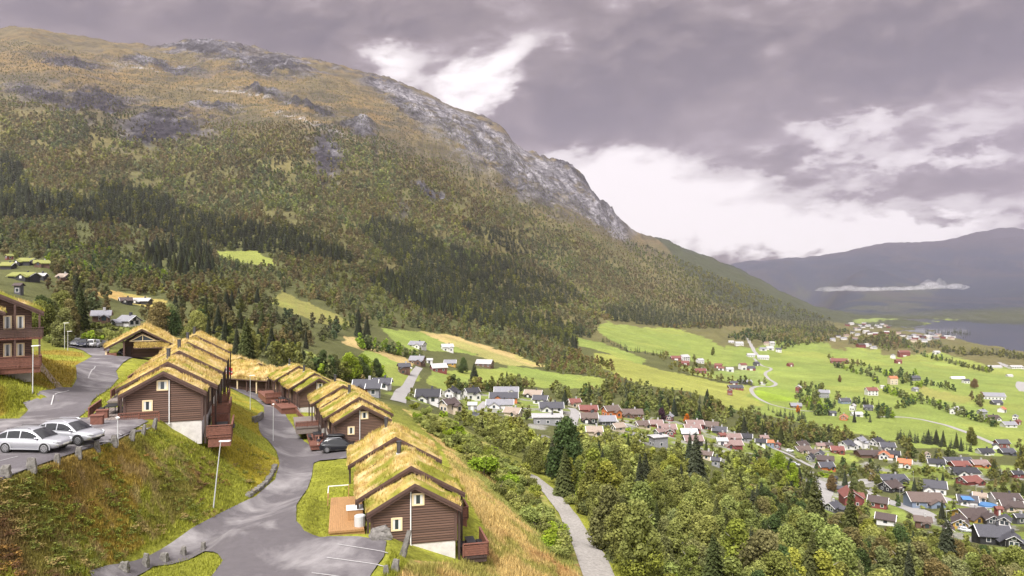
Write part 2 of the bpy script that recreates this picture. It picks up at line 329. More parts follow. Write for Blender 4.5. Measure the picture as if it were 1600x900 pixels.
# open country
FIELD = (.20,.25,.055); FIELD2 = (.20,.25,.075); YEL = (.25,.255,.06); GOLD = (.40,.30,.13)
def paint(s, c, lo=150, hi=3000, k=.93): put(pmask(poly(s), lo, hi).astype(float), c, k)
OPEN = "1130,640 1180,606 1165,575 1125,560 1135,540 1180,545 1215,530 1290,535 1300,545 1380,555 1420,556 1470,550 1545,572 1650,580 1650,690 1560,712 1500,708 1430,692 1385,688 1310,672 1290,668 1215,652 1170,642"
FIELDS = [(OPEN, FIELD),
 ("593,514 657,517 685,530 745,537 775,548 740,556 700,548 640,548 610,530", FIELD),
 ("657,517 700,523 760,540 810,556 860,575 800,572 745,555 690,535", GOLD),
 ("538,524 580,536 650,565 640,572 560,546 538,536", GOLD),
 ("470,548 498,558 555,575 568,545 635,570 655,588 645,604 600,602 540,590 490,582", FIELD),
 ("675,578 740,578 800,572 850,580 945,592 945,604 880,608 800,604 750,602 720,612 690,612 660,598", FIELD),
 ("932,510 950,503 1000,512 1060,514 1108,530 1132,545 1180,568 1168,572 1120,572 1040,556 980,546 938,522", FIELD),
 ("928,552 960,555 1020,575 1120,597 1172,601 1178,612 1130,632 1080,612 1000,602 955,582 930,570", YEL),
 ("898,526 935,534 1010,562 1000,570 950,552 903,540", FIELD),
 ("1056,570 1120,580 1180,577 1204,600 1140,597 1085,586", FIELD2),
 ("1182,603 1206,603 1255,618 1250,625 1185,627 1177,618", (.22,.31,.03)),
 ("1130,622 1175,620 1195,632 1160,638 1130,634", YEL),
 ("1320,543 1380,546 1378,555 1330,552", FIELD), ("1385,683 1470,700 1430,700", FIELD),
 ("1300,544 1380,556 1410,580 1400,592 1345,585 1300,560", FIELD), ("1430,600 1468,612 1525,622 1500,632 1440,618", (.24,.22,.07)),
 ("1558,727 1590,727 1590,735 1560,735", FIELD), ("335,392 400,392 425,405 428,416 380,412 345,400", (.30,.26,.06)),
 ("500,480 540,500 560,512 500,505 460,490 420,470 440,455", (.20,.19,.055)), ("1330,498 1400,492 1405,498 1340,505", FIELD2),
 ("170,452 260,470 275,488 215,478 150,460", (.42,.28,.10)), ("1258,706 1330,712 1340,720 1290,718", FIELD), ("1395,795 1415,800 1420,816 1385,806", FIELD),
 ("1490,795 1530,800 1510,808 1490,808",(.30,.29,.04)), ("740,612 780,615 760,640 735,640", FIELD2), ("815,625 840,620 870,640 850,650 825,645", FIELD2),
 ("905,650 925,655 960,660 930,675 905,672", FIELD), ("1055,660 1080,668 1070,680 1050,672", FIELD)]
for s, c in FIELDS: paint(s, c)
opn = np.zeros_like(Z)
for s, c in FIELDS: opn = np.maximum(opn, pmask(poly(s), 150, 3000))
col *= (1 + opn*((nC-.5)*.5 + (nA-.5)*.22))[...,None]
# strips between parcels: mown and unmown bands
band2 = sstep(.5,.53, vnoise(X/75-D/260, D/120+X/500, 82)); put(opn*band2, C_(.25,.27,.06), .45); put(opn*sstep(.93,1.0,np.cos((X*.8+D*.25)*.9)*.5+.5)*(D < 900), C_(.15,.20,.04), .25)
band = sstep(.48,.52, vnoise(X/130+D/200, D/210-X/400, 81)); put(opn*band, np.array(FIELD)*np.array([.82,.86,.9]), .55)
# far shore meadows
for s in ("1440,505 1460,498 1500,500 1510,504 1470,507", "1548,505 1565,502 1580,504 1562,508"): put(pmask(poly(s), 2500, 4200).astype(float), (.20,.24,.07))
# close ground: grass bank, bracken, golden slope
nr = 1-sstep(105, 190, D)
GRASS = C_(.215,.225,.03)
g0 = GRASS*(.75+.5*nB)[...,None]; put(nr, g0)
bank = poly("-80,950 -80,735 10,741 125,700 235,662 300,720 320,760 260,830 170,884 140,893 100,950")
bm_ = pmask(bank, 0, 120).astype(float)
put(bm_*sstep(.40,.55,nA), C_(.31,.20,.055), .85); put(bm_*sstep(.47,.56,fbm(X/2.6,D/2.6,83,4))*sstep(.30,.5,nA), C_(.14,.08,.045), .8)
put(bm_*sstep(.5,.6,fbm(X/1.7,D/1.7,84,4)), C_(.19,.21,.028), .6); put(bm_*sstep(.52,.60,fbm(X/3.3,D/3.3,89,3)), C_(.36,.22,.05), .6); put(bm_*sstep(.60,.68,fbm(X/.9,D/.9,85,3)), C_(.34,.25,.13), .6); put(bm_*sstep(.52,.62,fbm(X/5,D/5,88,3)), C_(.15,.10,.045), .5)
yb = poly("240,662 320,700 360,640 345,605 412,640 403,670 440,725 400,776 300,826 320,760"); put(pmask(yb,0,160)*sstep(.45,.6,nA), C_(.34,.27,.03), .7)
lb = poly("-80,690 -80,560 90,545 130,552 112,605 40,632"); put(pmask(lb,0,130)*sstep(.42,.56,nA), C_(.25,.175,.03), .85)
slope = poly("630,640 700,655 760,690 830,740 880,820 925,900 960,960 590,960 640,875 715,880 760,830 720,760 690,700"); sm = pmask(slope, 0, 260).astype(float)
put(sm, C_(.42,.31,.12)); put(sm*sstep(.56,.66,nA), C_(.27,.14,.06), .6); put(sm*sstep(.52,.64,fbm(X/3,D/3,86,4)), C_(.22,.22,.05), .8); put(sm*sstep(.6,.7,fbm(X/1.4,D/1.4,87,4)), C_(.46,.34,.14), .7)
put(pmask(poly("640,640 700,650 830,738 885,825 905,880 880,885 820,820 760,760 720,720 690,690 650,660"),0,260)*sstep(.30,.42,nB), C_(.22,.235,.06), .92)
PZ = PYg
tm = C_(.05,.06,.02)
UP = poly("-60,795 -60,692 0,668 30,655 44,641 36,630 60,613 90,606 112,606 120,592 118,572 128,566 145,557 130,548 105,541 108,533 170,536 172,547 165,553 185,557 215,557 226,561 192,567 181,580 185,592 152,620 124,652 118,664 150,667 236,669 228,673 180,690 120,707 60,727 10,747")
LOW = poly("140,893 170,884 300,826 400,776 430,750 437,725 432,705 420,690 405,672 403,655 413,645 412,635 400,625 370,611 345,601 348,597 400,603 412,606 395,611 412,623 432,632 470,630 480,633 478,640 445,646 455,662 475,690 490,700 505,700 530,697 560,700 560,712 535,717 500,720 490,724 487,745 480,765 463,790 463,815 475,830 490,837 515,839 560,839 604,846 600,870 580,898 560,935 300,935 330,902 348,877 340,866 320,862 240,886 200,907 150,918")
GPATH = poly("830,741 840,745 866,765 887,786 908,815 932,850 948,872 962,905 972,935 922,935 911,900 901,870 886,832 866,792 850,771 828,748")
FPATH = poly("58,565 66,568 80,585 92,598 98,606 90,608 82,600 70,586 55,573 20,562 22,558")
# terrain sheet
nv, nu = Z.shape
Zm = Z.copy()
for rp_ in (UP, LOW, GPATH, FPATH): Zm -= .10*(in_poly(PXs, PYg, rp_) & (D > 36) & (D < 175))
vx = np.stack([X, D, Zm], -1).reshape(-1, 3); ii = np.arange(nv*nu).reshape(nv, nu)
fc = np.stack([ii[:-1,:-1], ii[:-1,1:], ii[1:,1:], ii[1:,:-1]], -1).reshape(-1, 4)
def ground_mat():
    m = bpy.data.materials.new('ground'); m.use_nodes = True; nt = m.node_tree; N = nt.nodes; L = nt.links
    b = N['Principled BSDF']; b.inputs['Roughness'].default_value = .95; b.inputs['Specular IOR Level'].default_value = .15
    at = N.new('ShaderNodeAttribute'); at.attribute_name = 'Col'; tc = N.new('ShaderNodeTexCoord'); prev = at.outputs['Color']
    for sc, lo, hi in ((2.6,.55,1.45),(.45,.72,1.28),(.03,.8,1.2)):
        nz = N.new('ShaderNodeTexNoise'); nz.inputs['Scale'].default_value = sc; nz.inputs['Detail'].default_value = 6; nz.inputs['Roughness'].default_value = .7
        L.new(tc.outputs['Object'], nz.inputs['Vector'])
        mr = N.new('ShaderNodeMapRange'); mr.inputs[1].default_value = .3; mr.inputs[2].default_value = .7; mr.inputs[3].default_value = lo; mr.inputs[4].default_value = hi
        L.new(nz.outputs['Fac'], mr.inputs[0]); mx = N.new('ShaderNodeMix'); mx.data_type = 'RGBA'; mx.blend_type = 'MULTIPLY'; mx.inputs[0].default_value = 1
        L.new(prev, mx.inputs[6]); L.new(mr.outputs[0], mx.inputs[7]); prev = mx.outputs[2]
        if sc == 2.6:
            bp = N.new('ShaderNodeBump'); bp.inputs['Strength'].default_value = .7; bp.inputs['Distance'].default_value = .25; L.new(nz.outputs['Fac'], bp.inputs['Height']); L.new(bp.outputs[0], b.inputs['Normal'])
    # crags: cracks and ledges where the rock is bare
    mp = N.new('ShaderNodeMapping'); mp.inputs['Scale'].default_value = (1,1,1.7); L.new(tc.outputs['Object'], mp.inputs[0]); nr_ = N.new('ShaderNodeTexNoise'); nr_.inputs['Scale'].default_value = .045; nr_.inputs['Detail'].default_value = 9; nr_.inputs['Roughness'].default_value = .72; nr_.inputs['Distortion'].default_value = .5; L.new(mp.outputs[0], nr_.inputs['Vector'])
    mr = N.new('ShaderNodeMapRange'); mr.inputs[1].default_value = .38; mr.inputs[2].default_value = .62; mr.inputs[3].default_value = .35; mr.inputs[4].default_value = 1.5; L.new(nr_.outputs['Fac'], mr.inputs[0])
    mx = N.new('ShaderNodeMix'); mx.data_type = 'RGBA'; mx.blend_type = 'MULTIPLY'; L.new(at.outputs['Alpha'], mx.inputs[0]); L.new(prev, mx.inputs[6]); L.new(mr.outputs[0], mx.inputs[7]); prev = mx.outputs[2]
    b2 = N.new('ShaderNodeBump'); b2.inputs['Distance'].default_value = 14; L.new(at.outputs['Alpha'], b2.inputs['Strength']); L.new(nr_.outputs['Fac'], b2.inputs['Height']); L.new(bp.outputs[0], b2.inputs['Normal']); L.new(b2.outputs[0], b.inputs['Normal'])
    L.new(prev, b.inputs['Base Color']); return m
GROUND = ground_mat()
def colour_at(x, y): return np.stack([grid_at(col[..., k], x, y) for k in range(3)], -1)
vil = poly("600,612 700,610 800,610 900,634 960,648 1060,655 1130,668 1200,695 1300,698 1400,712 1450,724 1560,726 1600,742 1650,880 1500,850 1440,848 1380,832 1320,812 1270,790 1215,745 1100,718 1000,692 900,690 830,680 700,640")
put(pmask(vil, 120, 700)*sstep(.44,.54,fbm(X/17,D/17,67,3)), C_(.17,.21,.045), .85); put(pmask(vil, 120, 700)*sstep(.60,.66,fbm(X/11,D/11,68,3)), C_(.26,.25,.24), .8)
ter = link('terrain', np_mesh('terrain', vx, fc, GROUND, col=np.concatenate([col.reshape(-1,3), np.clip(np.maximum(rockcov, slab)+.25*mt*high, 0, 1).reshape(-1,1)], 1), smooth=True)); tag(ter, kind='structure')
# ------------------------------------------------------------------ lake
m = mat('lake_water', (.012,.018,.035), .04, spec=.6)
N = m.node_tree.nodes; L = m.node_tree.links; tc = N.new('ShaderNodeTexCoord'); nz = N.new('ShaderNodeTexNoise'); nz.inputs['Scale'].default_value = .25; nz.inputs['Detail'].default_value = 3
L.new(tc.outputs['Object'], nz.inputs['Vector']); bp = N.new('ShaderNodeBump'); bp.inputs['Strength'].default_value = .05; bp.inputs['Distance'].default_value = .2; L.new(nz.outputs['Fac'], bp.inputs['Height']); L.new(bp.outputs[0], N['Principled BSDF'].inputs['Normal'])
b = MB(); b.add([(500,1150,LAKE_Z),(4200,1150,LAKE_Z),(4200,3600,LAKE_Z),(900,3600,LAKE_Z)], [(0,1,2,3)]); tag(b.build('lake', m), kind='structure')

# ------------------------------------------------------------------ flat sheets lying on the land (roads, lots, paths)
def sheet(name, outline, m, lift=.06, step=None, kind='structure', pix=True, dmin=30.0, thick=0):
    pts2 = []
    for q in outline:
        if pix: p = P(q[0], q[1], dmin); pts2.append(Vector((p.x, p.y)))
        else: pts2.append(Vector((q[0], q[1])))
    den = []
    for i, a in enumerate(pts2):
        b = pts2[(i+1) % len(pts2)]; k = max(1, int((b-a).length/1.2))
        for t in range(k): den.append(a.lerp(b, t/k))
    xs = [p.x for p in den]; ys = [p.y for p in den]
    st = step or max(.5, math.sqrt((max(xs)-min(xs))*(max(ys)-min(ys))/4500))
    gx, gy = np.meshgrid(np.arange(min(xs)+st*.37, max(xs), st), np.arange(min(ys)+st*.41, max(ys), st)); gx = gx.ravel(); gy = gy.ravel()
    ins = in_poly(gx, gy, [(p.x, p.y) for p in den]); inner = [Vector((a, b)) for a, b in zip(gx[ins], gy[ins])]
    allp = den+inner; nE = len(den)
    r = delaunay_2d_cdt(allp, [(i, (i+1) % nE) for i in range(nE)], [], 1, 1e-4)
    vs = np.array([(p.x, p.y) for p in r[0]]); zz = hgt(vs[:,0], vs[:,1])+lift
    me = bpy.data.meshes.new(name); me.from_pydata([(a, b, c) for (a, b), c in zip(vs, zz)], [], [list(f) for f in r[2]]); me.materials.append(m)
    bm2 = bmesh.new(); bm2.from_mesh(me); bmesh.ops.recalc_face_normals(bm2, faces=bm2.faces)
    if sum(f.normal.z for f in bm2.faces) < 0: bmesh.ops.reverse_faces(bm2, faces=bm2.faces)
    bm2.to_mesh(me); bm2.free()
    me.polygons.foreach_set('use_smooth', [True]*len(me.polygons))
    o = link(name, me); tag(o, kind=kind); return o
def strip(name, line, w, m, lift=.08, pix=True, dmin=30.0):
    ps = [P(a, b, dmin) for a, b in line] if pix else [Vector((a, b, 0)) for a, b in line]
    ps = [Vector((p.x, p.y)) for p in ps]; fine = []
    for i in range(len(ps)-1):                 # Catmull-Rom
        p0 = ps[max(i-1,0)]; p1 = ps[i]; p2 = ps[i+1]; p3 = ps[min(i+2,len(ps)-1)]; k = max(3, int((p2-p1).length/6))
        for t in range(k):
            t = t/k; fine.append(.5*((2*p1)+(p2-p0)*t+(2*p0-5*p1+4*p2-p3)*t*t+(3*p1-p0-3*p2+p3)*t**3))
    fine.append(ps[-1]); vs = []; fs = []; nW = 4
    for i, p in enumerate(fine):
        d = (fine[min(i+1,len(fine)-1)]-fine[max(i-1,0)]).normalized(); nn = Vector((-d.y, d.x))
        for k in range(nW+1):
            q = p+nn*w*(k/nW-.5); vs.append((q.x, q.y, hz(q.x, q.y)+lift+.06*(1-abs(2*k/nW-1))))
    for i in range(len(fine)-1):
        for k in range(nW): a = i*(nW+1)+k; fs.append((a, a+nW+1, a+nW+2, a+1))
    me = bpy.data.meshes.new(name); me.from_pydata(vs, [], fs); me.materials.append(m); me.update(); bmx = bmesh.new(); bmx.from_mesh(me)
    if sum(f.normal.z for f in bmx.faces) < 0: bmesh.ops.reverse_faces(bmx, faces=bmx.faces)
    bmx.to_mesh(me); bmx.free()
    o = link(name, me); tag(o, kind='structure'); return o
def asphalt(name, c, worn, ws=.12):
    m = mat(name, c, .75, 1.5, .12, .25, 60); N = m.node_tree.nodes; L = m.node_tree.links; b = N['Principled BSDF']
    src = b.inputs['Base Color'].links[0].from_socket; tc = N.new('ShaderNodeTexCoord'); nz = N.new('ShaderNodeTexNoise'); nz.inputs['Scale'].default_value = ws; nz.inputs['Detail'].default_value = 7; nz.inputs['Roughness'].default_value = .62; nz.inputs['Distortion'].default_value = .6
    L.new(tc.outputs['Object'], nz.inputs['Vector']); mr = N.new('ShaderNodeMapRange'); mr.inputs[1].default_value = .49; mr.inputs[2].default_value = .70; L.new(nz.outputs['Fac'], mr.inputs[0])
    mx = N.new('ShaderNodeMix'); mx.data_type = 'RGBA'; L.new(mr.outputs[0], mx.inputs[0]); L.new(src, mx.inputs[6]); mx.inputs[7].default_value = (*worn, 1); L.new(mx.outputs[2], b.inputs['Base Color']); return m
ASPH = asphalt('worn_asphalt', (.098,.088,.096), (.29,.275,.28), .16); PATHM = mat('gravel', (.30,.28,.26), .95, 3, .3, .6, 25); PALE = mat('pale_road', (.29,.28,.275), .9, .3, .12); PAINT = mat('road_paint', (.36,.35,.355), .8, 6, .2)
sheet('upper_road', UP, ASPH)
sheet('lower_road', LOW, ASPH)
sheet('gravel_path', GPATH, PATHM)
sheet('footpath', FPATH, mat('worn_path', (.24,.19,.14), .95, 3, .3))
def line_mark(a, b, w=.09, name='road_marking'):
    w = w*.75
    pa, pb = P(*a), P(*b); d = (Vector((pb.x, pb.y))-Vector((pa.x, pa.y))); nn = Vector((-d.y, d.x)).normalized()*w/2
    k = 8; vs = []; fs = []
    for i in range(k+1):
        q = Vector((pa.x, pa.y))+d*i/k
        for s in (-1, 1): e = q+nn*s; vs.append((e.x, e.y, hz(e.x, e.y)+.095))
    for i in range(k): fs.append((2*i+1, 2*i, 2*i+2, 2*i+3))
    me = bpy.data.meshes.new(name); me.from_pydata(vs, [], fs); me.materials.append(PAINT); tag(link(name, me), kind='structure')
for a, b, w in [((80,634),(108,611),.16),((138,592),(149,573),.16),((152,672),(232,672.5),.12),((148,682),(190,681),.12),((150,693),(172,691),.12),((0,722),(28,715),.12),((120,701),(142,697),.12),
                ((527,852),(606,866),.14),((511,873),(600,887),.14),((487,897),(560,910),.14)]: line_mark(a, b, w)
for nm, ln, w in [('valley_road', [(1415,748),(1350,752),(1335,760),(1350,769),(1382,782),(1420,793),(1442,803),(1458,816)], 7.5), ('valley_road', [(1190,744),(1282,752),(1291,766),(1286,780),(1304,800)], 6), ('valley_road', [(1440,770),(1470,778),(1520,792),(1560,790)], 6),
     ('farm_track', [(1178,560),(1190,571),(1205,576),(1196,583),(1200,591),(1212,599),(1206,604),(1184,604),(1174,608),(1180,619),(1205,632),(1240,640),(1272,643)], 4), ('farm_track', [(1372,651),(1412,652),(1455,659),(1500,672),(1552,693),(1570,698)], 4.5),
     ('farm_track', [(1168,528),(1176,543),(1183,555)], 6), ('farm_track', [(1605,600),(1596,597),(1594,604),(1600,612)], 9), ('village_road', [(655,574),(642,594),(628,612),(622,628)], 4.5), ('village_road', [(893,638),(899,645),(896,655),(892,664)], 4.5), ('village_road', [(1202,698),(1232,710),(1258,724),(1275,732)], 5),
     ('village_road', [(760,628),(748,640),(738,650)], 4), ('village_road', [(1558,566),(1580,574),(1600,576)], 12), ('village_road', [(955,655),(985,665),(1005,668)], 4)]:
    strip(nm, ln, w, PALE, .12)
# ------------------------------------------------------------------ turf-roofed log cabins
def log_mat(name, c, pitch=.19):
    m = bpy.data.materials.new(name); m.use_nodes = True; nt = m.node_tree; N = nt.nodes; L = nt.links; b = N['Principled BSDF']; b.inputs['Roughness'].default_value = .8
    tc = N.new('ShaderNodeTexCoord'); sp = N.new('ShaderNodeSeparateXYZ'); L.new(tc.outputs['Object'], sp.inputs[0])
    a = N.new('ShaderNodeMath'); a.operation = 'MULTIPLY'; a.inputs[1].default_value = 1/pitch; L.new(sp.outputs[2], a.inputs[0])
    f = N.new('ShaderNodeMath'); f.operation = 'PINGPONG'; f.inputs[1].default_value = .5; L.new(a.outputs[0], f.inputs[0])
    s = N.new('ShaderNodeMapRange'); s.interpolation_type = 'SMOOTHSTEP'; s.inputs[1].default_value = 0; s.inputs[2].default_value = .22; L.new(f.outputs[0], s.inputs[0])
    fl = N.new('ShaderNodeMath'); fl.operation = 'FLOOR'; L.new(a.outputs[0], fl.inputs[0]); wn = N.new('ShaderNodeTexWhiteNoise'); wn.noise_dimensions = '1D'; L.new(fl.outputs[0], wn.inputs['W'])
    mp = N.new('ShaderNodeMapping'); mp.inputs['Scale'].default_value = (.6,.6,9); L.new(tc.outputs['Object'], mp.inputs[0]); nz = N.new('ShaderNodeTexNoise'); nz.inputs['Scale'].default_value = 2; nz.inputs['Detail'].default_value = 5; L.new(mp.outputs[0], nz.inputs['Vector'])
    ad = N.new('ShaderNodeMath'); ad.operation = 'ADD'; L.new(wn.outputs['Value'], ad.inputs[0]); L.new(nz.outputs['Fac'], ad.inputs[1])
    mr = N.new('ShaderNodeMapRange'); mr.inputs[1].default_value = .2; mr.inputs[2].default_value = 1.8; mr.inputs[3].default_value = .7; mr.inputs[4].default_value = 1.4; L.new(ad.outputs[0], mr.inputs[0])
    mx = N.new('ShaderNodeMix'); mx.data_type = 'RGBA'; mx.blend_type = 'MULTIPLY'; mx.inputs[0].default_value = 1; mx.inputs[6].default_value = (*c, 1); L.new(mr.outputs[0], mx.inputs[7])
    gr = N.new('ShaderNodeMix'); gr.data_type = 'RGBA'; L.new(s.outputs[0], gr.inputs[0]); gr.inputs[6].default_value = (c[0]*.3, c[1]*.28, c[2]*.3, 1); L.new(mx.outputs[2], gr.inputs[7]); L.new(gr.outputs[2], b.inputs['Base Color'])
    bp = N.new('ShaderNodeBump'); bp.inputs['Strength'].default_value = .9; bp.inputs['Distance'].default_value = .05; L.new(s.outputs[0], bp.inputs['Height']); L.new(bp.outputs[0], b.inputs['Normal']); return m
LOG = log_mat('log_wall', (.122,.069,.051)); TRIM = mat('brown_trim', (.085,.047,.038), .75, 4, .25); DKTRIM = mat('dark_trim', (.05,.03,.025), .8); REDW = mat('stained_decking', (.165,.066,.045), .7, 5, .3, .3, stretch=(1,8,1)); GREYW = mat('weathered_decking', (.20,.165,.15), .8, 4, .3, stretch=(6,1,1))
NEWW = mat('new_pine_decking', (.36,.20,.085), .65, 3, .28, .3, stretch=(9,1,1)); CREAM = mat('cream_window_frame', (.72,.58,.36), .6); CONC = mat('concrete', (.55,.525,.51), .9, 2.2, .16, .15, 30); PANE = glass_mat('window_pane'); CURT = mat('curtain_white', (.6,.6,.58), .8)
METAL = mat('flue_metal', (.11,.11,.12), .45, metal=.7); WHITE = mat('white_paint', (.75,.75,.76), .5); GALV = mat('galvanised_steel', (.55,.56,.58), .5, 8, .1, metal=.2); BLACK = mat('black_plastic', (.015,.015,.018), .5)
def attr_grass(name, tr=.25):
    m = bpy.data.materials.new(name); m.use_nodes = True; nt = m.node_tree; N = nt.nodes; L = nt.links; b = N['Principled BSDF']; b.inputs['Roughness'].default_value = .85; b.inputs['Specular IOR Level'].default_value = .12
    at = N.new('ShaderNodeAttribute'); at.attribute_name = 'Col'; oi = N.new('ShaderNodeObjectInfo')
    mx = N.new('ShaderNodeMix'); mx.data_type = 'RGBA'; mx.blend_type = 'MULTIPLY'; mx.inputs[0].default_value = 1; L.new(at.outputs['Color'], mx.inputs[6]); L.new(oi.outputs['Color'], mx.inputs[7]); L.new(mx.outputs[2], b.inputs['Base Color'])
    if tr:
        t = N.new('ShaderNodeBsdfTranslucent'); L.new(mx.outputs[2], t.inputs['Color']); ms = N.new('ShaderNodeMixShader'); ms.inputs[0].default_value = tr; L.new(b.outputs[0], ms.inputs[1]); L.new(t.outputs[0], ms.inputs[2]); L.new(ms.outputs[0], N['Material Output'].inputs['Surface'])
    return m
GRASSM = attr_grass('grass_blades', .2); LEAFM = attr_grass('leaves', .36)
T_GOLD = np.array((.55,.42,.14)); T_STRAW = np.array((.70,.55,.28)); T_GREEN = np.array((.27,.27,.042)); T_BROWN = np.array((.40,.24,.10))
def blades(p, nrm_tilt, hgt_, wid, colr, k=3):
    """k leaning blades (triangles) on every point"""
    n = len(p); n3 = n*k; q = np.repeat(p, k, 0); az = rng.uniform(0, 2*np.pi, n3); ln = rng.uniform(.05, .75, n3); h = np.repeat(hgt_, k)*rng.uniform(.55, 1.15, n3); w = np.repeat(wid, k)*rng.uniform(.6, 1.2, n3)*.5
    q = q + np.stack([rng.normal(0, .06, n3), rng.normal(0, .06, n3), np.zeros(n3)], -1)
    dirx = np.stack([np.cos(az), np.sin(az), np.zeros(n3)], -1); side = np.stack([-np.sin(az), np.cos(az), np.zeros(n3)], -1)
    tip = q + dirx*(h*ln)[:,None] + np.array([0,0,1.])*(h*np.sqrt(1-np.minimum(ln*ln,.9)))[:,None] + np.asarray(nrm_tilt)*h[:,None]
    v = np.stack([q-side*w[:,None]-[0,0,.05], q+side*w[:,None]-[0,0,.05], tip], 1).reshape(-1, 3)
    c = np.repeat(np.repeat(colr, k, 0)*rng.uniform(.75, 1.25, (n3, 1)), 3, 0); f = np.arange(n3*3).reshape(-1, 3); return v, f, c
def turf(hw, zr, slope, y0, y1, green, seed, th=.24, dens=34, tall=.27, rag=.09):
    """sod on a gable roof: half width hw, ridge height zr"""
    nx = max(4, int(hw/.28)); ny = max(4, int((y1-y0)/.28)); xs = np.linspace(-hw, hw, 2*nx+1); ys = np.linspace(y0, y1, ny+1); GX, GY = np.meshgrid(xs, ys); o = seed*37.1
    ztop = zr - slope*np.sqrt(GX*GX+.08) + th + (fbm(GX*1.1+o, GY*1.1, seed, 3)-.5)*.42
    edge = np.minimum(np.minimum(hw-np.abs(GX), GY-y0), y1-GY); ztop -= .14*(1-sstep(0, .25, edge))
    def cl(x, y):
        g = fbm(x*.55+o, y*.55+o, seed+3, 4)+(green-.5)*.75; s = fbm(x*1.3+o, y*1.3, seed+5, 3); c = T_GOLD[None]*(1-sstep(.5,.68,s))[:,None] + T_STRAW[None]*sstep(.5,.68,s)[:,None]
        b = sstep(.6,.72,fbm(x*.9+o, y*.9-o, seed+8, 3))[:,None]*.5; c = c*(1-b)+T_BROWN*b; k = sstep(.44,.62,g)[:,None]; return c*(1-k)+T_GREEN*k
    top = np.stack([GX, GY, ztop], -1).reshape(-1, 3); bot = np.stack([GX, GY, zr-slope*np.abs(GX)+.01], -1).reshape(-1, 3); m = len(top); I = np.arange(m).reshape(ny+1, 2*nx+1)
    fs = [np.stack([I[:-1,:-1], I[:-1,1:], I[1:,1:], I[1:,:-1]], -1).reshape(-1, 4)]
    for e in (I[0], I[-1][::-1], I[:,0][::-1], I[:,-1]): fs.append(np.stack([e[:-1]+m, e[1:]+m, e[1:], e[:-1]], -1))
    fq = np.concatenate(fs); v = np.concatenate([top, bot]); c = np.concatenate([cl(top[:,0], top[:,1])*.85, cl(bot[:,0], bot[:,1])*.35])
    tri = np.concatenate([fq[:, [0,1,2]], fq[:, [0,2,3]]]); n = int(2*hw*(y1-y0)*dens); x = rng.uniform(-hw, hw, n); y = rng.uniform(y0, y1, n)
    e = int(n*.16); x[:e] = np.where(rng.random(e) < .5, -1, 1)*(hw-rng.uniform(-.05, .12, e)); y[e:2*e] = y1-rng.uniform(-.05, .12, e); y = np.maximum(y, y0+.2)
    z = zr-slope*np.sqrt(x*x+.08)+th+(fbm(x*1.1+o, y*1.1, seed, 3)-.5)*.30-.1
    bc = cl(x, y); gr = (bc[:,0] < .3); bv, bf, bcol = blades(np.stack([x,y,z], -1), (0,0,0), np.where(gr, tall*.6, tall)*(.45+1.5*fbm(x*.8+o, y*.8, seed+11, 3)**1.5*1.6), np.full(n, .085), bc)
    bv = bv + np.stack([np.sign(bv[:,0])*.0, np.zeros(len(bv)), np.zeros(len(bv))], -1)
    return np_mesh('turf', np.concatenate([v, bv]), np.concatenate([tri, bf+len(v)]), GRASSM, col=np.concatenate([c, bcol]))
def window(parent, x, y, z, w, h, depth=.07, fw=.13, curtain=True, yaw=0):
    """frame with its pane; the outside looks along -y"""
    f = MB(); f.box(-w/2-fw*.3,-depth,-h/2-fw,w/2+fw*.3,0,-h/2); f.box(-w/2-fw*.3,-depth,h/2,w/2+fw*.3,0,h/2+fw); f.box(-w/2-fw,-depth*.9,-h/2-fw,-w/2,0,h/2+fw*.9); f.box(w/2,-depth*.9,-h/2-fw,w/2+fw,0,h/2+fw*.9)
    o = f.build('window', CREAM, parent, loc=(x, y, z), rz=yaw)
    g = MB(); g.box(-w/2,-depth*.35,-h/2,w/2,0,h/2, 0)
    if curtain: g.box(-w/2,-depth*.5,-h/2,-w/2+w*.28,-depth*.36,h/2,1); g.box(w/2-w*.28,-depth*.5,-h/2,w/2,-depth*.36,h/2,1)
    g.build('pane', [PANE, CURT], o); return o
def railing(name, parent, pts, h=.95, m=None, closed=False, boards=True, post=1.3):
    b = MB(); m = m or REDW
    for a, c in zip(pts, pts[1:]):
        a = Vector(a); c = Vector(c); L_ = (c-a).length; n = max(1, int(L_/post))
        for i in range(n+1): p = a.lerp(c, i/n); b.bar(p, p+Vector((0,0,h)), .10, .10, up=(0,1,0))
        b.bar(a+Vector((0,0,h+.03)), c+Vector((0,0,h+.03)), .16, .06)
        if boards:
            for k in range(5): zz = .1+k*(h-.15)/5; b.bar(a+Vector((0,0,zz+.06)), c+Vector((0,0,zz+.06)), .035, (h-.15)/5*.86)
        else:
            for k in range(2): zz = .3+k*.3; b.bar(a+Vector((0,0,zz)), c+Vector((0,0,zz)), .04, .10)
            for i in range(int(L_/.14)): p = a.lerp(c, (i+.5)/int(L_/.14)); b.bar(p+Vector((0,0,.1)), p+Vector((0,0,h)), .05, .03, up=(0,1,0))
    return b.build(name, m, parent)
def gable_roof(b, hw, zr, slope, y0, y1, th=.14, mi=0):
    for s in (-1, 1):
        b.add([(0,y0,zr),(s*hw,y0,zr-slope*hw),(s*hw,y0,zr-slope*hw-th),(0,y0,zr-th),(0,y1,zr),(s*hw,y1,zr-slope*hw),(s*hw,y1,zr-slope*hw-th),(0,y1,zr-th)], [(0,1,2,3),(7,6,5,4),(0,4,5,1),(1,5,6,2),(2,6,7,3),(3,7,4,0)], mi)
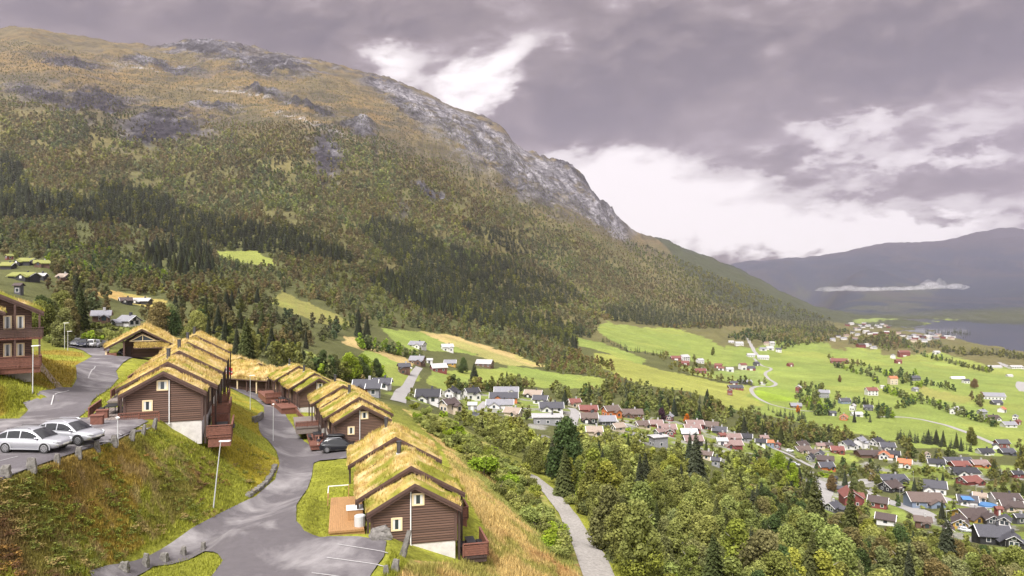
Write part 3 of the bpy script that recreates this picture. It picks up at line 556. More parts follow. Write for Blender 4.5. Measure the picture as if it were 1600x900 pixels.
def bargeboard(parent, hw, zr, slope, y, step=.07, big=.44):
    b = MB(); hh = big
    for s in (-1, 1):
        for k, (yy, dz, h_) in enumerate(((0,0,hh*.55),(step,-hh*.42,hh*.6))):
            x1 = s*hw; z0 = zr+.17+dz; z1 = zr+.17+dz-slope*hw
            b.add([(0,y+yy-.06,z0),(x1,y+yy-.06,z1),(x1,y+yy-.06,z1-h_),(0,y+yy-.06,z0-h_),(0,y+yy,z0),(x1,y+yy,z1),(x1,y+yy,z1-h_),(0,y+yy,z0-h_)], [(0,1,2,3),(7,6,5,4),(0,4,5,1),(1,5,6,2),(2,6,7,3),(3,7,4,0)])
    return b.build('bargeboard', TRIM, parent)
def flue(parent, x, y, z, h=1.1, r=.19, m=None):
    b = MB(); b.box(x-r*1.25,y-r*1.25,z-.5,x+r*1.25,y+r*1.25,z+.12,1); b.tube([(x,y,z),(x,y,z+h)], r, 10); b.tube([(x,y,z+h),(x,y,z+h+.06)], r*1.25, 10); return b.build('chimney', [m or METAL, GALV], parent)
def cabin(label, p0, yaw, w=6.3, h=2.5, slope=.56, Lf=3.0, Lm=6.4, green=.3, seed=1, wing=True, group=None, found=2.0, front=True, lat=0, side_win=True, dw=1.15, tall=.27, mirror=1):
    """a unit: a low front wing with the gable wall, and the higher, wider main roof behind it"""
    t = empty('turf_roof_cabin', p0, R(yaw)); tag(t, label, 'cabin', group)
    hw = w/2; ov = .38; zr = h+slope*hw+.22
    b = MB()
    y0 = 0.0
    if wing: b.prism([(-hw,-.05),(hw,-.05),(hw,h),(0,h+slope*hw),(-hw,h)], 0, Lf+.02)
    b.prism([(-hw-.25,-.05),(hw+.25,-.05),(hw+.25,h+.25),(0,h+.25+slope*(hw+.25)+.1),(-hw-.25,h+.25)], Lf if wing else 0, Lf+Lm)
    wl = b.build('wall', LOG, t)
    for s in (-1, 1): c = MB(); c.box(s*hw-.11, -.05, -.05, s*hw+.11, .14, h-.03); c.build('corner_board', TRIM, wl)
    b = MB(); b.box(-hw+.03,.04,-found,hw-.03,Lf,-.052); b.box(-hw-.2,Lf+.01,-found,hw+.2,Lf+Lm-.05,-.052); b.build('foundation', CONC, t)
    if wing:
        b = MB(); gable_roof(b, hw+ov, zr, slope, -.45, Lf+.3); r = b.build('roof', TRIM, t); link('turf', turf(hw+ov-.04, zr, slope, -.40, Lf+.2, green, seed, tall=tall), r); bargeboard(r, hw+ov+.03, zr, slope, -.45)
    zm = zr+.55; hm = hw+dw; ym = (Lf-.35) if wing else -.45
    b = MB(); gable_roof(b, hm, zm, slope, ym, Lf+Lm+.3); r = b.build('roof', TRIM, t); link('turf', turf(hm-.04, zm, slope, ym+.07, Lf+Lm+.28, green*.9, seed+50, tall=tall), r); bargeboard(r, hm+.03, zm, slope, ym); bargeboard(r, hm+.03, zm, slope, Lf+Lm+.36)
    flue(r, -.55, Lf+Lm-1.2, zm-.2)
    pb = hm-.18
    for s in (-1, 1):
        for yy in ((.1, Lf+.1, Lf+Lm-.2) if wing else (.1, Lf+Lm-.2)):
            x = s*pb if yy > .2 or not wing else s*(hw+.28)
            q = MB(); q.bar((x,yy,-found if s > 0 else -.4),(x,yy,(zm if yy > .2 or not wing else zr)-slope*abs(x)-.12), .16, .16, up=(0,1,0)); q.build('post', DKTRIM, t)
    if front:
        wx_ = -.12 if mirror > 0 else .28; window(t, wx_, -.002, h+.42*slope*hw*1.1, .68, .68); window(t, -hw*.42, -.002, h*.62, .58, .74)
        q = MB(); xx = wx_+.56*mirror; q.tube([(xx,-.07,h+slope*(hw-xx)-.25),(xx,-.07,-.1)], .045, 8); q.box(xx-.08,-.12,-.2,xx+.08,-.02,-.08); q.build('downpipe', WHITE, t)
    if side_win:
        for s in (-1, 1):
            q = MB(); x = s*(hw+.25); q.box(min(x,x+s*.05), Lf+.8, .05, max(x,x+s*.05), Lf+1.75, 2.1); q.build('door', DKTRIM, t)
            window(t, s*(hw+.252), Lf+3.4, h*.55, .8, 1.0, yaw=R(90) if s > 0 else R(-90), curtain=False)
    return t
GRP = {'a':'turf-roofed cabins stepping up beside the upper road','b':'turf-roofed cabins at the lower parking lot','c':'turf-roofed cabins behind the black car','d':'turf-roofed cabins at the far bend of the lower road'}
def chain(n, p0, yaw, labels, group, green, seed, step=9.75, lat=0.0, rise=0.1, **k):
    out = []
    for i in range(n):
        c, s = math.cos(R(yaw)), math.sin(R(yaw)); ly = i*step; lx = i*lat; p = (p0[0]+lx*c-ly*s, p0[1]+lx*s+ly*c, p0[2]+i*rise)
        out.append(cabin(labels[i], p, yaw, green=green[i], seed=seed+i*7, group=group, front=True, found=2.2, **k))
    return out
A_ = chain(4, (-31.45, 62.45, -12.1), 20, ['brown log cabin with concrete base beside the two silver cars', 'second turf-roofed cabin up the row from the silver cars, golden roof', 'third turf-roofed cabin up the row from the silver cars', 'last golden turf-roofed cabin up the row, nearest the lodge'], GRP['a'], [.42,.34,.30,.30], 3, rise=.22)
B_ = chain(2, (-7.38, 52.25, -19.3), 13.5, ['brown log cabin with new pine deck beside the lower parking lot', 'turf-roofed cabin joined behind the cabin with the new pine deck'], GRP['b'], [.56,.34], 41, mirror=-1, lat=-.55, rise=.3)
C3 = chain(2, (-18.35, 84.6, -18.9), 20, ['brown log cabin right behind the black car with roof box', 'turf-roofed cabin joined behind the one at the black car'], GRP['c'], [.42,.44], 71, mirror=-1, lat=-.9, rise=.25)
D_ = chain(2, (-32.2, 115, -19.6), 29, ['brown gabled cabin with mossy green roof, farther along the lower road', 'green turf-roofed cabin near the long carports at the far bend'], GRP['d'], [.62,.58], 91, mirror=-1, lat=-.6, rise=.3)
# decks of the row beside the upper road
t = A_[0]
def deck(parent, x0, y0, x1, y1, z, m, name='deck', th=.16, skirt=0.0, along='y', pitch=.145, board=None):
    b = MB(); n = int(((x1-x0) if along == 'y' else (y1-y0))/pitch)
    for i in range(n):
        if along == 'y': b.box(x0+i*pitch,y0,z-th,x0+(i+.9)*pitch,y1,z+.012*(i%2))
        else: b.box(x0,y0+i*pitch,z-th,x1,y0+(i+.9)*pitch,z+.012*(i%2))
    if skirt: b.box(x0+.08,y0+.08,z-skirt,x1-.08,y1-.08,z-th-.01)
    return b.build(name, m, parent)
for i, u in enumerate(A_):
    if i == 0: d = deck(u, 3.6, -.5, 5.7, 4.6, -1.5, REDW, skirt=1.0); railing('railing', d, [(3.6,-.5,-1.5),(5.7,-.5,-1.5),(5.7,4.6,-1.5)])
    if i < 2: d = deck(u, 3.6, 4.65, 5.3-.5*i, 9.3, -.35-.5*i, REDW, skirt=1.6); railing('railing', d, [(3.75,4.65,-.35-.5*i),(5.3-.5*i,4.65,-.35-.5*i),(5.3-.5*i,9.3,-.35-.5*i)])
    d = deck(u, -6.2, -.6, -3.5, 6.5, .55, GREYW, skirt=1.0); railing('railing', d, [(-6.2,1.4,.55),(-6.2,6.5,.55)], h=.8)
    if i == 0:
        railing('railing', d, [(-3.5,-.75,.2),(-.3,-.75,.2)], h=.85, boards=False)
t = B_[0]
d = deck(t, -6.3, .8, -3.55, 9.4, 1.12, NEWW, skirt=1.3); 
b = MB(); b.box(-4.9,3.0,1.14,-3.75,4.1,1.9); b.box(-5.0,2.95,1.9,-3.7,4.2,1.96,1); b.build('storage_box', [NEWW, WHITE], t)
for i, (ux, uy) in enumerate(((-6.5,9.3),(-6.5,7.2),(-4.8,9.35))): q = MB(); q.bar((ux,uy,1.1),(ux,uy,2.15), .07, .07, up=(0,1,0)); q.build('post', NEWW, d)
q = MB(); q.bar((-6.5,7.2,2.1),(-6.5,9.3,2.15), .06, .06); q.bar((-6.5,9.3,2.15),(-4.8,9.35,2.15), .06, .06); q.build('handrail', WHITE, d)
d = deck(t, 3.75, .1, 5.7, 3.6, -1.45, DKTRIM, skirt=.5); railing('railing', d, [(3.75,.1,-1.45),(5.7,.1,-1.45),(5.7,3.6,-1.45)], h=.98, post=1.9)
d = deck(t, 3.75, 6.3, 5.2, 8.6, -.55, REDW, skirt=1.4); railing('railing', d, [(3.75,6.3,-.55),(5.2,6.3,-.55),(5.2,8.6,-.55)], h=.95)
d = deck(B_[1], -6.0, 0, -3.6, 6.0, .2, GREYW, skirt=.9)
d = deck(C3[0], -6.0, 1.6, -3.5, 8.5, -.25, REDW, skirt=.6)
d = deck(C3[1], -6.4, 0, -3.5, 8, .2, GREYW, skirt=.9); railing('railing', d, [(-6.4,.1,.2),(-3.5,.1,.2)], h=.7)
d = deck(D_[0], -6.2, -1, -3.5, 8.5, .25, REDW, skirt=1.1); d = deck(D_[1], -6.2, 0, -3.5, 8.5, .25, REDW, skirt=1.1); railing('railing', d, [(-6.2,.1,.25),(-3.5,.1,.25)], h=.7)
railing('railing', C3[0], [(-.9,-1.0,-.3),(.4,-1.0,-.3),(.4,-.1,-.3)], h=.75)
# ------------------------------------------------------------------ long low carport cabins at the end of the lower road
def carport(label, p0, yaw, L, w, green, seed, rise=0):
    t = empty('turf_roof_carport', p0, R(yaw)); tag(t, label, 'cabin', 'low turf-roofed carports at the end of the lower road'); h = 2.3; sl = .42; hw = w/2
    b = MB(); b.prism([(-hw+1.2,-.05),(hw,-.05),(hw,h+.2),(0,h+.2+sl*hw),(-hw+1.2,h+.35)], .2, L-.2); b.build('wall', LOG, t)
    b = MB(); zr = h+sl*hw+.35; gable_roof(b, hw+.5, zr, sl, -.3, L+.3); r = b.build('roof', TRIM, t); link('turf', turf(hw+.46, zr, sl, -.26, L+.26, green, seed, th=.4, dens=20, tall=.5), r); bargeboard(r, hw+.53, zr, sl, -.3); bargeboard(r, hw+.53, zr, sl, L+.36)
    for k in range(int(L/2.4)+1): q = MB(); yy = .2+k*(L-.4)/int(L/2.4); q.bar((-hw-.1,yy,-.2),(-hw-.1,yy,zr-sl*(hw+.1)-.13), .2, .2, up=(0,1,0)); q.build('post', CREAM if k % 2 else TRIM, t)
    return t
q = P(430, 600, 120); carport('long golden turf-roofed carport facing the end of the lower road', (-46.5,139,-20.6), 68, 12.5, 7.6, .12, 201)
carport('golden turf-roofed shed behind the two flags', (-55.5,151,-20.7), 55, 8.5, 7.2, .18, 211); carport('small golden turf-roofed shed beyond the flags', (-63,160,-20.3), 50, 8, 7, .10, 221)
# ------------------------------------------------------------------ lodge by the upper car park
gx, gy = (222-800)/F*131, 131.0
t = empty('turf_roof_lodge', (gx, gy, -13.3), R(24)); tag(t, 'turf-roofed lodge with triangular gable window at the upper car park', 'lodge')
b = MB(); b.prism([(-3.2,-.05),(4.6,-.05),(4.6,2.4),(0,5.0),(-3.2,3.1)], 2.2, 11); b.prism([(-1.2,2.2),(4.4,2.2),(4.4,2.5),(0,4.85),(-1.2,4.1)], .1, 2.19); b.build('wall', LOG, t)
b = MB(); gable_roof(b, 6.2, 5.45, .57, -.6, 11.4, th=.2); r = b.build('roof', TRIM, t); link('turf', turf(6.15, 5.45, .57, -.55, 11.35, .12, 301, th=.42, dens=20, tall=.5), r); bargeboard(r, 6.25, 5.45, .57, -.6, big=.42); flue(r, -.6, 7, 5.0)
b = MB(); b.box(-.1,.02,3.2,5.6,.08,3.32); b.bar((-2.0,.05,3.3),(.1,.05,4.45),.08,.16); b.bar((2.3,.05,3.3),(.1,.05,4.45),.08,.16); b.bar((.1,.05,3.25),(.1,.05,4.5),.1,.16,up=(0,1,0)); b.box(-2.1,.01,3.2,2.5,.07,3.34); w_ = b.build('window', CREAM, t)
b = MB(); b.prism([(-1.9,3.34),(2.2,3.34),(.1,4.4)], .03, .05); b.build('pane', PANE, w_)
b = MB(); b.add([(-1.2,0,2.9),(4.6,0,2.9),(4.6,-1.6,2.1),(-1.2,-1.6,2.1),(-1.2,0,2.7),(4.6,0,2.7),(4.6,-1.6,1.9),(-1.2,-1.6,1.9)], [(0,1,2,3),(7,6,5,4),(0,4,5,1),(1,5,6,2),(2,6,7,3),(3,7,4,0)]); a_ = b.build('awning', TRIM, t)
n = 700; x = rng.uniform(-1.2,4.6,n); yv = rng.uniform(-1.6,0,n); bv, bf, bc = blades(np.stack([x,yv,2.9+yv*.5], -1), (0,0,0), np.full(n,.4), np.full(n,.12), np.tile(T_GOLD,(n,1))); link('turf', np_mesh('awning_turf', bv, bf, GRASSM, col=bc), a_)
for x in (-5.9,-3.0,4.9): q = MB(); q.bar((x,-.2,-.3),(x,-.2,5.3-.57*abs(x)-.25), .28, .28, up=(0,1,0)); q.build('post', CREAM if x < -4 else TRIM, t)
q = MB(); q.prism([(-6.0,-.3),(-4.2,-.3),(-4.2,1.2),(-6.0,1.2)], -.3, -.1); q.box(-6.05,-.3,-.3,-5.85,4,1.2); q.build('parapet', REDW, t)
b = MB(); b.box(-3.2+.3,2.0,.0,-2.0,2.19,2.1); b.build('door', DKTRIM, t)
# ------------------------------------------------------------------ two-storey log house at the edge of the frame
t = empty('log_house', (-54.3, 71.0, -7.75), R(37)); tag(t, 'two-storey brown log house with balconies and green turf roof', 'house')
hw = 4.1; b = MB(); b.prism([(-hw,-.3),(hw,-.3),(hw,5.2),(0,5.2+.5*hw),(-hw,5.2)], 0, 11); b.build('wall', LOG, t)
b = MB(); b.box(-hw+.05,.05,-2.2,hw-.05,10.9,-.31); b.build('foundation', CONC, t)
b = MB(); gable_roof(b, hw+1.0, 7.65, .5, -1.0, 11.5, th=.22); r = b.build('roof', TRIM, t); link('turf', turf(hw+.95, 7.65, .5, -.95, 11.45, .72, 401, th=.3, dens=22), r); bargeboard(r, hw+1.03, 7.65, .5, -1.0, big=.5)
b = MB(); gable_roof(b, 3.0, 6.3, .42, -2.6, -.2, th=.2); r2 = b.build('roof', TRIM, t); r2.location = (-1.2,0,.1); link('turf', turf(2.95, 6.3, .42, -2.55, -.3, .25, 411, th=.3, dens=22), r2); bargeboard(r2, 3.03, 6.3, .42, -2.6, big=.4)
for zz in (1.0, 3.9):
    for x in (-2.6,-1.5,-.3,.9,2.0,3.1): window(t, x, -.002, zz+.25, .5, 1.2, fw=.11, curtain=x > 0)
d = deck(t, .3, -1.5, hw+.9, -.02, 2.55, REDW, name='balcony'); railing('railing', d, [(.3,-1.5,2.55),(hw+.9,-1.5,2.55),(hw+.9,0,2.55)], h=1.0, m=TRIM)
d = deck(t, -hw, -1.2, .2, -.02, 2.55, REDW, name='balcony'); railing('railing', d, [(-hw,-1.2,2.55),(.2,-1.2,2.55)], h=1.0, m=TRIM)
d = deck(t, 1.0, -2.6, hw+.7, -.02, -.3, REDW, name='terrace', skirt=.7); railing('railing', d, [(1.0,-2.6,-.3),(hw+.7,-2.6,-.3),(hw+.7,0,-.3)], h=1.0)
d = deck(t, -5, -4.2, .9, -.02, -1.0, REDW, name='terrace', skirt=1.0); railing('railing', d, [(-5,-4.2,-1.0),(.9,-4.2,-1.0),(.9,-2.6,-1.0)], h=1.05)
for x in (-3.9,.25,2.6,4.7): q = MB(); q.bar((x,-1.35,-.3),(x,-1.35,7.5-.5*abs(x)-.2), .18, .18, up=(0,1,0)); q.build('post', TRIM, t)
# ------------------------------------------------------------------ board fences along the lower road
def fence(label, line, h, name='board_fence', m=None, group=None, z=None):
    ps = [P(*q) for q in line]; t = empty(name, ps[0]); tag(t, label, 'fence', group); loc = [p-ps[0] for p in ps]; fine = []
    for a, c in zip(loc, loc[1:]):
        k = max(1, int((c-a).length/1.8))
        for i in range(k): fine.append(a.lerp(c, i/k))
    fine.append(loc[-1]); fine = [Vector((f.x, f.y, hz(f.x+ps[0].x, f.y+ps[0].y)-ps[0].z)) for f in fine]
    b = MB()
    for a, c in zip(fine, fine[1:]):
        for k in range(4): zz = .12+(k+.5)*(h-.14)/4; b.bar(a+Vector((0,0,zz)), c+Vector((0,0,zz)), .05, (h-.14)/4*.9)
        b.bar(a+Vector((0,0,h)), c+Vector((0,0,h)), .16, .06)
    b.build('board', m or REDW, t)
    for f in fine: q = MB(); q.bar(f-Vector((0,0,.2)), f+Vector((0,0,h+.05)), .13, .13, up=(0,1,0)); q.build('post', TRIM, t)
    return t
fence('red-brown board fence along the lower road before the black car', [(461,645),(474,660),(486,675),(496,690)], .95)
fence('red-brown board fence along the lower road past the green-roofed cabins', [(389,608),(405,617),(420,624),(437,631)], 1.0)
fence('low brown board fence beside the long carport', [(330,611),(345,600)], .6)
# ------------------------------------------------------------------ cars
RUB = mat('tyre_rubber', (.012,.012,.013), .8); RIM = mat('alloy_rim', (.45,.45,.47), .35, metal=.8); LAMP = mat('headlamp_glass', (.5,.52,.55), .1, spec=.8); TAIL = mat('tail_lamp', (.25,.01,.012), .2); PLATE = mat('number_plate', (.7,.7,.68), .6)
SILV = mat('silver_paint', (.50,.51,.55), .28, metal=.55); BLKP = mat('black_paint', (.012,.013,.018), .18, spec=.7); BLUP = mat('navy_paint', (.02,.025,.05), .2, spec=.7); WHTP = mat('white_car_paint', (.7,.7,.7), .3); REDP = mat('red_paint', (.35,.02,.02), .3); GRYP = mat('grey_paint', (.14,.145,.155), .3, metal=.3); CARG = glass_mat('car_glass', (.012,.014,.018), .04)
def make_car(paint, clad=True, box=False, hatch=True):
    root = empty('parked_car'); L_ = 2.33
    st = [(-2.36,.50,.78,.66),(-2.30,.40,.98,.80),(-2.12,.34,1.05,.89),(-1.6,.29,1.06,.93),(-.8,.26,1.045,.945),(0,.25,1.02,.945),(.8,.26,.995,.94),(1.2,.28,.975,.93),(1.6,.30,.945,.915),(2.0,.33,.885,.87),(2.22,.38,.80,.79),(2.34,.46,.66,.64)]
    vs = []; fs = []; mi = []; k = 13
    for x, zb, zt, hw in st:
        h = [(0,zt+.015),(hw*.55,zt+.01),(hw*.86,zt-.015),(hw*.975,zt-.10),(hw,(zt*.55+zb*.45)),(hw*.975,zb+.10),(hw*.86,zb)]
        ring = h + [(-a, b) for a, b in h[::-1][:-1]]
        vs += [(x, y, z) for y, z in ring]
    for i in range(len(st)-1):
        for j in range(k): a = i*k+j; b = i*k+(j+1) % k; fs.append((a, b, b+k, a+k))
    fs.append(tuple(range(k))[::-1]); e = (len(st)-1)*k; fs.append(tuple(e+j for j in range(k)))
    # greenhouse: pillars and roof
    o = len(vs); gst = [(-2.16,1.05,.86),(-1.92,1.40,.76),(-1.55,1.585,.70),(-.9,1.655,.68),(-.2,1.65,.68),(.30,1.575,.69),(.72,1.34,.75),(1.22,.985,.85)]
    for x, z, hw in gst:
        hb = .885; zb = .98
        vs += [(x,0,z+.02),(x,hw*.6,z+.012),(x,hw*.93,z-.03),(x,hw+(hb-hw)*.12,z-.09 if z > 1.1 else z-.02),(x,hb,zb),(x,-hb,zb),(x,-(hw+(hb-hw)*.12),z-.09 if z > 1.1 else z-.02),(x,-hw*.93,z-.03),(x,-hw*.6,z+.012)]
    for i in range(len(gst)-1):
        for j in (0,1,2,3,5,6,7,8): a = o+i*9+j; b = o+i*9+(j+1) % 9; fs.append((a, b, b+9, a+9))
    me = bpy.data.meshes.new('car_body'); me.from_pydata(vs, [], fs); me.materials.append(paint); bm = bmesh.new(); bm.from_mesh(me); bmesh.ops.recalc_face_normals(bm, faces=bm.faces); bm.to_mesh(me); bm.free(); me.polygons.foreach_set('use_smooth', [True]*len(me.polygons)); link('body', me, root)
    def gi(i, t, j):      # point on the greenhouse skin between stations
        a = Vector(vs[o+i*9+j]); b = Vector(vs[o+(i+1)*9+j]); return a.lerp(b, t)
    def at(x, f, s):      # side glass: along x, f from belt to roof edge
        for i in range(len(gst)-1):
            if gst[i][0] <= x <= gst[i+1][0]:
                t = (x-gst[i][0])/(gst[i+1][0]-gst[i][0]); top = gi(i, t, 3 if s > 0 else 6); bot = gi(i, t, 4 if s > 0 else 5); p = bot.lerp(top, f); return (p.x, p.y+s*.008, p.z)
    for s in (-1, 1):
        for xs in ((-1.98,-1.80,-1.42),(-1.34,-.9,-.46),(-.38,.1,.5,.98)):
            b = MB(); n = len(xs); b.add([at(x,.10,s) for x in xs]+[at(x,.93,s) for x in xs], [(i,i+1,n+i+1,n+i) for i in range(n-1)]); b.build('side_window', CARG, root)
    def cross(i0, t0, i1, t1, name, m):
        b = MB(); cols = (2,1,0,8,7); off = Vector((.010 if i0 > 3 else -.010, 0, .012)); b.add([gi(i0,t0,j)+off for j in cols]+[gi(i1,t1,j)+off for j in cols], [(q,q+1,5+q+1,5+q) for q in range(4)]); return b.build(name, m, root)
    b = MB(); ks = [(5,.12),(6,0.0),(6,.5),(6,.93)]; cols = (2,1,0,8,7); off = Vector((.012,0,.012)); b.add([gi(i,t,j)+off for i, t in ks for j in cols], [(r*5+q,r*5+q+1,r*5+q+6,r*5+q+5) for r in range(3) for q in range(4)]); b.build('windscreen', CARG, root, smooth=True)
    cross(0,.15,0,.95,'rear_window',CARG)
    for s in (-1, 1):
        for x in (-1.42, 1.43):
            t = MB(); t.tube([(x,s*.74,.36),(x,s*.955,.36)], .36, 24); wz = t.build('wheel', RUB, root)
            r = MB(); 
            for q in range(10): a = q*math.pi/5; r.bar((x,s*.962,.36),(x+.235*math.cos(a),s*.962,.36+.235*math.sin(a)), .055, .015, up=(0,1,0))
            n = 24; ring = [(x+.25*math.cos(2*math.pi*q/n),s*.958,.36+.25*math.sin(2*math.pi*q/n)) for q in range(n)]+[(x+.215*math.cos(2*math.pi*q/n),s*.966,.36+.215*math.sin(2*math.pi*q/n)) for q in range(n)]; r.add(ring, [(q,(q+1)%n,n+(q+1)%n,n+q) for q in range(n)]); r.build('rim', RIM, wz)
            c = MB(); n = 20; pts_ = []
            for rr in (.375,.45):
                for q in range(n+1): a = -.25+ (math.pi+.5)*q/n; pts_.append((x+rr*math.cos(a), s*(.958 if rr < .4 else .948), .36+rr*math.sin(a)))
            c.add(pts_, [(q,q+1,n+1+q+1,n+1+q) for q in range(n)]); c.build('wheel_arch', BLACK if clad else paint, root)
        b = MB(); b.tube([(1.98,s*.84,.83),(2.2,s*.74,.77),(2.33,s*.50,.72)], [.05,.075,.055], 8); b.build('headlight', LAMP, root)
        b = MB(); b.box(-2.345,s*.55-.2,.86,-2.27,s*.55+.2,.98); b.build('tail_light', TAIL, root)
        b = MB(); b.tube([(.82,s*.93,1.06),(.86,s*1.0,1.07),(.84,s*1.08,1.06)], [.05,.085,.05], 8); b.build('mirror', paint, root, smooth=True)
        b = MB(); b.box(-1.05,s*.952-.012,.27,1.02,s*.952+.012,.37); b.build('sill_trim', BLACK if clad else SILV, root)
        b = MB(); b.tube([(-1.5,s*.66,1.63),(-1.4,s*.66,1.69),(0,s*.65,1.715),(.25,s*.66,1.64)], .02, 6); b.build('roof_rail', SILV if clad else BLACK, root)
    b = MB(); b.add([(2.335,-.42,.53),(2.335,.42,.53),(2.30,.46,.70),(2.30,-.46,.70)], [(0,1,2,3)]); b.box(2.28,-.6,.40,2.37,.6,.49); b.build('grille', BLACK, root)
    b = MB(); b.box(2.345,-.26,.51,2.375,.26,.615); b.build('number_plate', PLATE, root); b = MB(); b.box(-2.385,-.26,.66,-2.35,.26,.77); b.build('number_plate', PLATE, root)
    if box:
        b = MB(); b.tube([(-1.5,0,1.83),(-1.35,0,1.86),(0,0,1.87),(.45,0,1.83),(.62,0,1.79)], [.08,.3,.34,.26,.06], 12); o_ = b.build('roof_box', BLACK, root, smooth=True); o_.scale = (1,1.25,.55); o_.location = (0,0,.86)
    return root
def put_car(root, px, py, yaw, label, group=None, sc=1.0, z=None, dmin=30):
    p = P(px, py, dmin); root.location = (p.x, p.y, p.z+.06 if z is None else z); root.rotation_euler = (0,0,R(yaw)); root.scale = (sc,)*3; tag(root, label, 'car', group)
SC = .98
silver = make_car(SILV, clad=False); put_car(silver, 54, 705, -4, 'silver estate SUV with dark glass, nearer the standing stones', sc=SC)
s2 = make_car(SILV, clad=True); put_car(s2, 110, 692, -9, 'silver SUV with black wheel arches parked behind the other silver car', sc=SC)
bk = make_car(BLKP, clad=True, box=True); put_car(bk, 531, 705, 10, 'black SUV with roof box on the lower road', sc=1.0)
navy = make_car(BLUP, clad=True); put_car(navy, 206, 556, 12, 'dark blue car parked alone in front of the lodge', sc=1.0)
def car_copy(src, px, py, yaw, label, group=None, paint=None, sc=1.0, dmin=30):
    c = copy_tree(src)
    if paint:
        for k_ in kids(c):
            if k_.name.split('.')[0] in ('body', 'mirror'):
                k_.data = k_.data.copy(); k_.data.materials[0] = paint
    put_car(c, px, py, yaw, label, group, sc, dmin=dmin); return c
g_ = 'cars parked in a line at the far end of the upper road'
car_copy(bk if False else navy, 163, 543, -60, 'black car parked closest to the lodge in the upper car line', g_, BLKP); car_copy(silver, 150, 543, -68, 'pale silver car in the middle of the upper car line', g_)
car_copy(silver, 141, 543, -68, 'white car in the upper car line', g_, WHTP); car_copy(navy, 129, 543, -65, 'dark navy car in the upper car line beside the white car', g_); car_copy(navy, 119, 541, -65, 'grey car parked second from the lamp in the upper car line', g_, GRYP); car_copy(navy, 112, 538, -65, 'black car at the lamp end of the upper car line', g_, BLKP)
car_copy(navy, 1537, 848, 20, 'small red car beside the black house', None, REDP); car_copy(silver, 1488, 824, -30, 'grey car parked near the yellow garage', None, GRYP); car_copy(silver, 1509, 831, -35, 'light silver car in front of the yellow garage'); car_copy(silver, 386, 606, 60, 'white car under the edge of the long turf carport', None, WHTP)
for px, py, yw, lb, pt in ((1234,706,10,'white car on the village street above the bright green tree',WHTP),(1243,727,-40,'silver car by the dark-roofed terrace houses',None),(1276,776,60,'pale car on the curved lane above the dark spruces',WHTP),(638,577,0,'white van-sized car in the yard of the brown farmhouse',WHTP),(741,650,20,'grey car at the small shed below the white houses',GRYP),(1345,699,5,'white car outside the double-gabled white houses',WHTP)):
    car_copy(silver, px, py, yw, lb, None, pt, dmin=120)
sheet('parking_lot', [(-30.75,41.0),(-30.6,50),(-30.55,55),(-31.7,60.3),(-34.2,62.4),(-40,62),(-47,61),(-47,41)], ASPH, lift=.075, pix=False)
# ------------------------------------------------------------------ standing stones along the lot and the road
STONE = mat('grey_schist', (.16,.15,.14), .95, 3.5, .45, .8, 9); LICH = STONE
def stone(px, py, h, w, label, lean=0, seed=0, group=None, name='standing_stone', dp=.5):
    p = P(px, py); r = random.Random(seed); b = bmesh.new(); bmesh.ops.create_cube(b, size=1); bmesh.ops.subdivide_edges(b, edges=b.edges[:], cuts=3, use_grid_fill=True)
    for v in b.verts:
        t = v.co.z+.5; k = 1-.45*t**2*(.6+.8*r.random()*.5); n = Vector((r.uniform(-1,1),r.uniform(-1,1),r.uniform(-1,1)))*.07
        v.co = Vector((v.co.x*w*k, v.co.y*w*dp*k, t*h*1.15-.15*h)) + n*Vector((w,w*.7,h*.6)).length*.5; v.co.x += lean*t*h
    me = bpy.data.meshes.new(name); b.to_mesh(me); b.free(); me.materials.append(STONE); return tag(link(name, me, None, (p.x,p.y,p.z), r.uniform(-.5,.5)), label, 'stone', group)
sg = 'standing stones edging the upper parking lot'
for i, (px, py, h, w, ln) in enumerate([(8,744,.85,.75,.1),(49,736,1.05,.75,0),(89,724,.80,.5,0),(122,715,.95,.55,.05),(152,705,.95,.5,-.05),(178,697,1.05,.6,0),(205,687,1.0,.55,.2),(223,678,1.0,.4,.25),(240,669,1.1,.5,.3)]):
    stone(px, py, h*.8, w*.8, ['broad grey stone at the frame edge beside the silver cars','pointed grey stone in front of the silver SUV door','squat grey stone at the nose of the silver SUV','grey stone between the two silver cars','narrow grey stone in front of the second silver car','double grey stone beside the thin lamp on the lot edge','leaning grey stone past the thin lamp','thin leaning stone slab near the cabin railing','twisted stone slab nearest the cabin concrete base'][i], ln, i, sg)
lg = 'standing stones beside the lower road'
for i, (px, py, h, w) in enumerate([(193,893,.75,.8),(227,886,1.1,.6),(256,877,.7,.75),(286,869,.85,.55),(317,862,.85,.5)]):
    stone(px, py, h*.85, w*.85, ['low rounded stone lowest on the lower road edge','tall upright stone on the lower road grass strip','wide low stone in the middle of the lower road stones','flat-topped stone fourth along the lower road edge','end stone where the lower road meets the lot'][i], .1, 20+i, lg)
stone(594, 840, .7, 1.5, 'large grey boulder in front of the cabin with the pine deck', 0, 41, None, 'boulder', .8)
stone(628, 868, 1.75, .42, 'weathered leaning stone slab in front of the cabin gable', .3, 42, None, 'standing_stone'); stone(617, 893, .8, .5, 'small stone at the corner of the lower parking lot', .1, 43); stone(603, 898, .6, .35, 'low pale stone at the bottom edge of the lower lot', 0, 44)
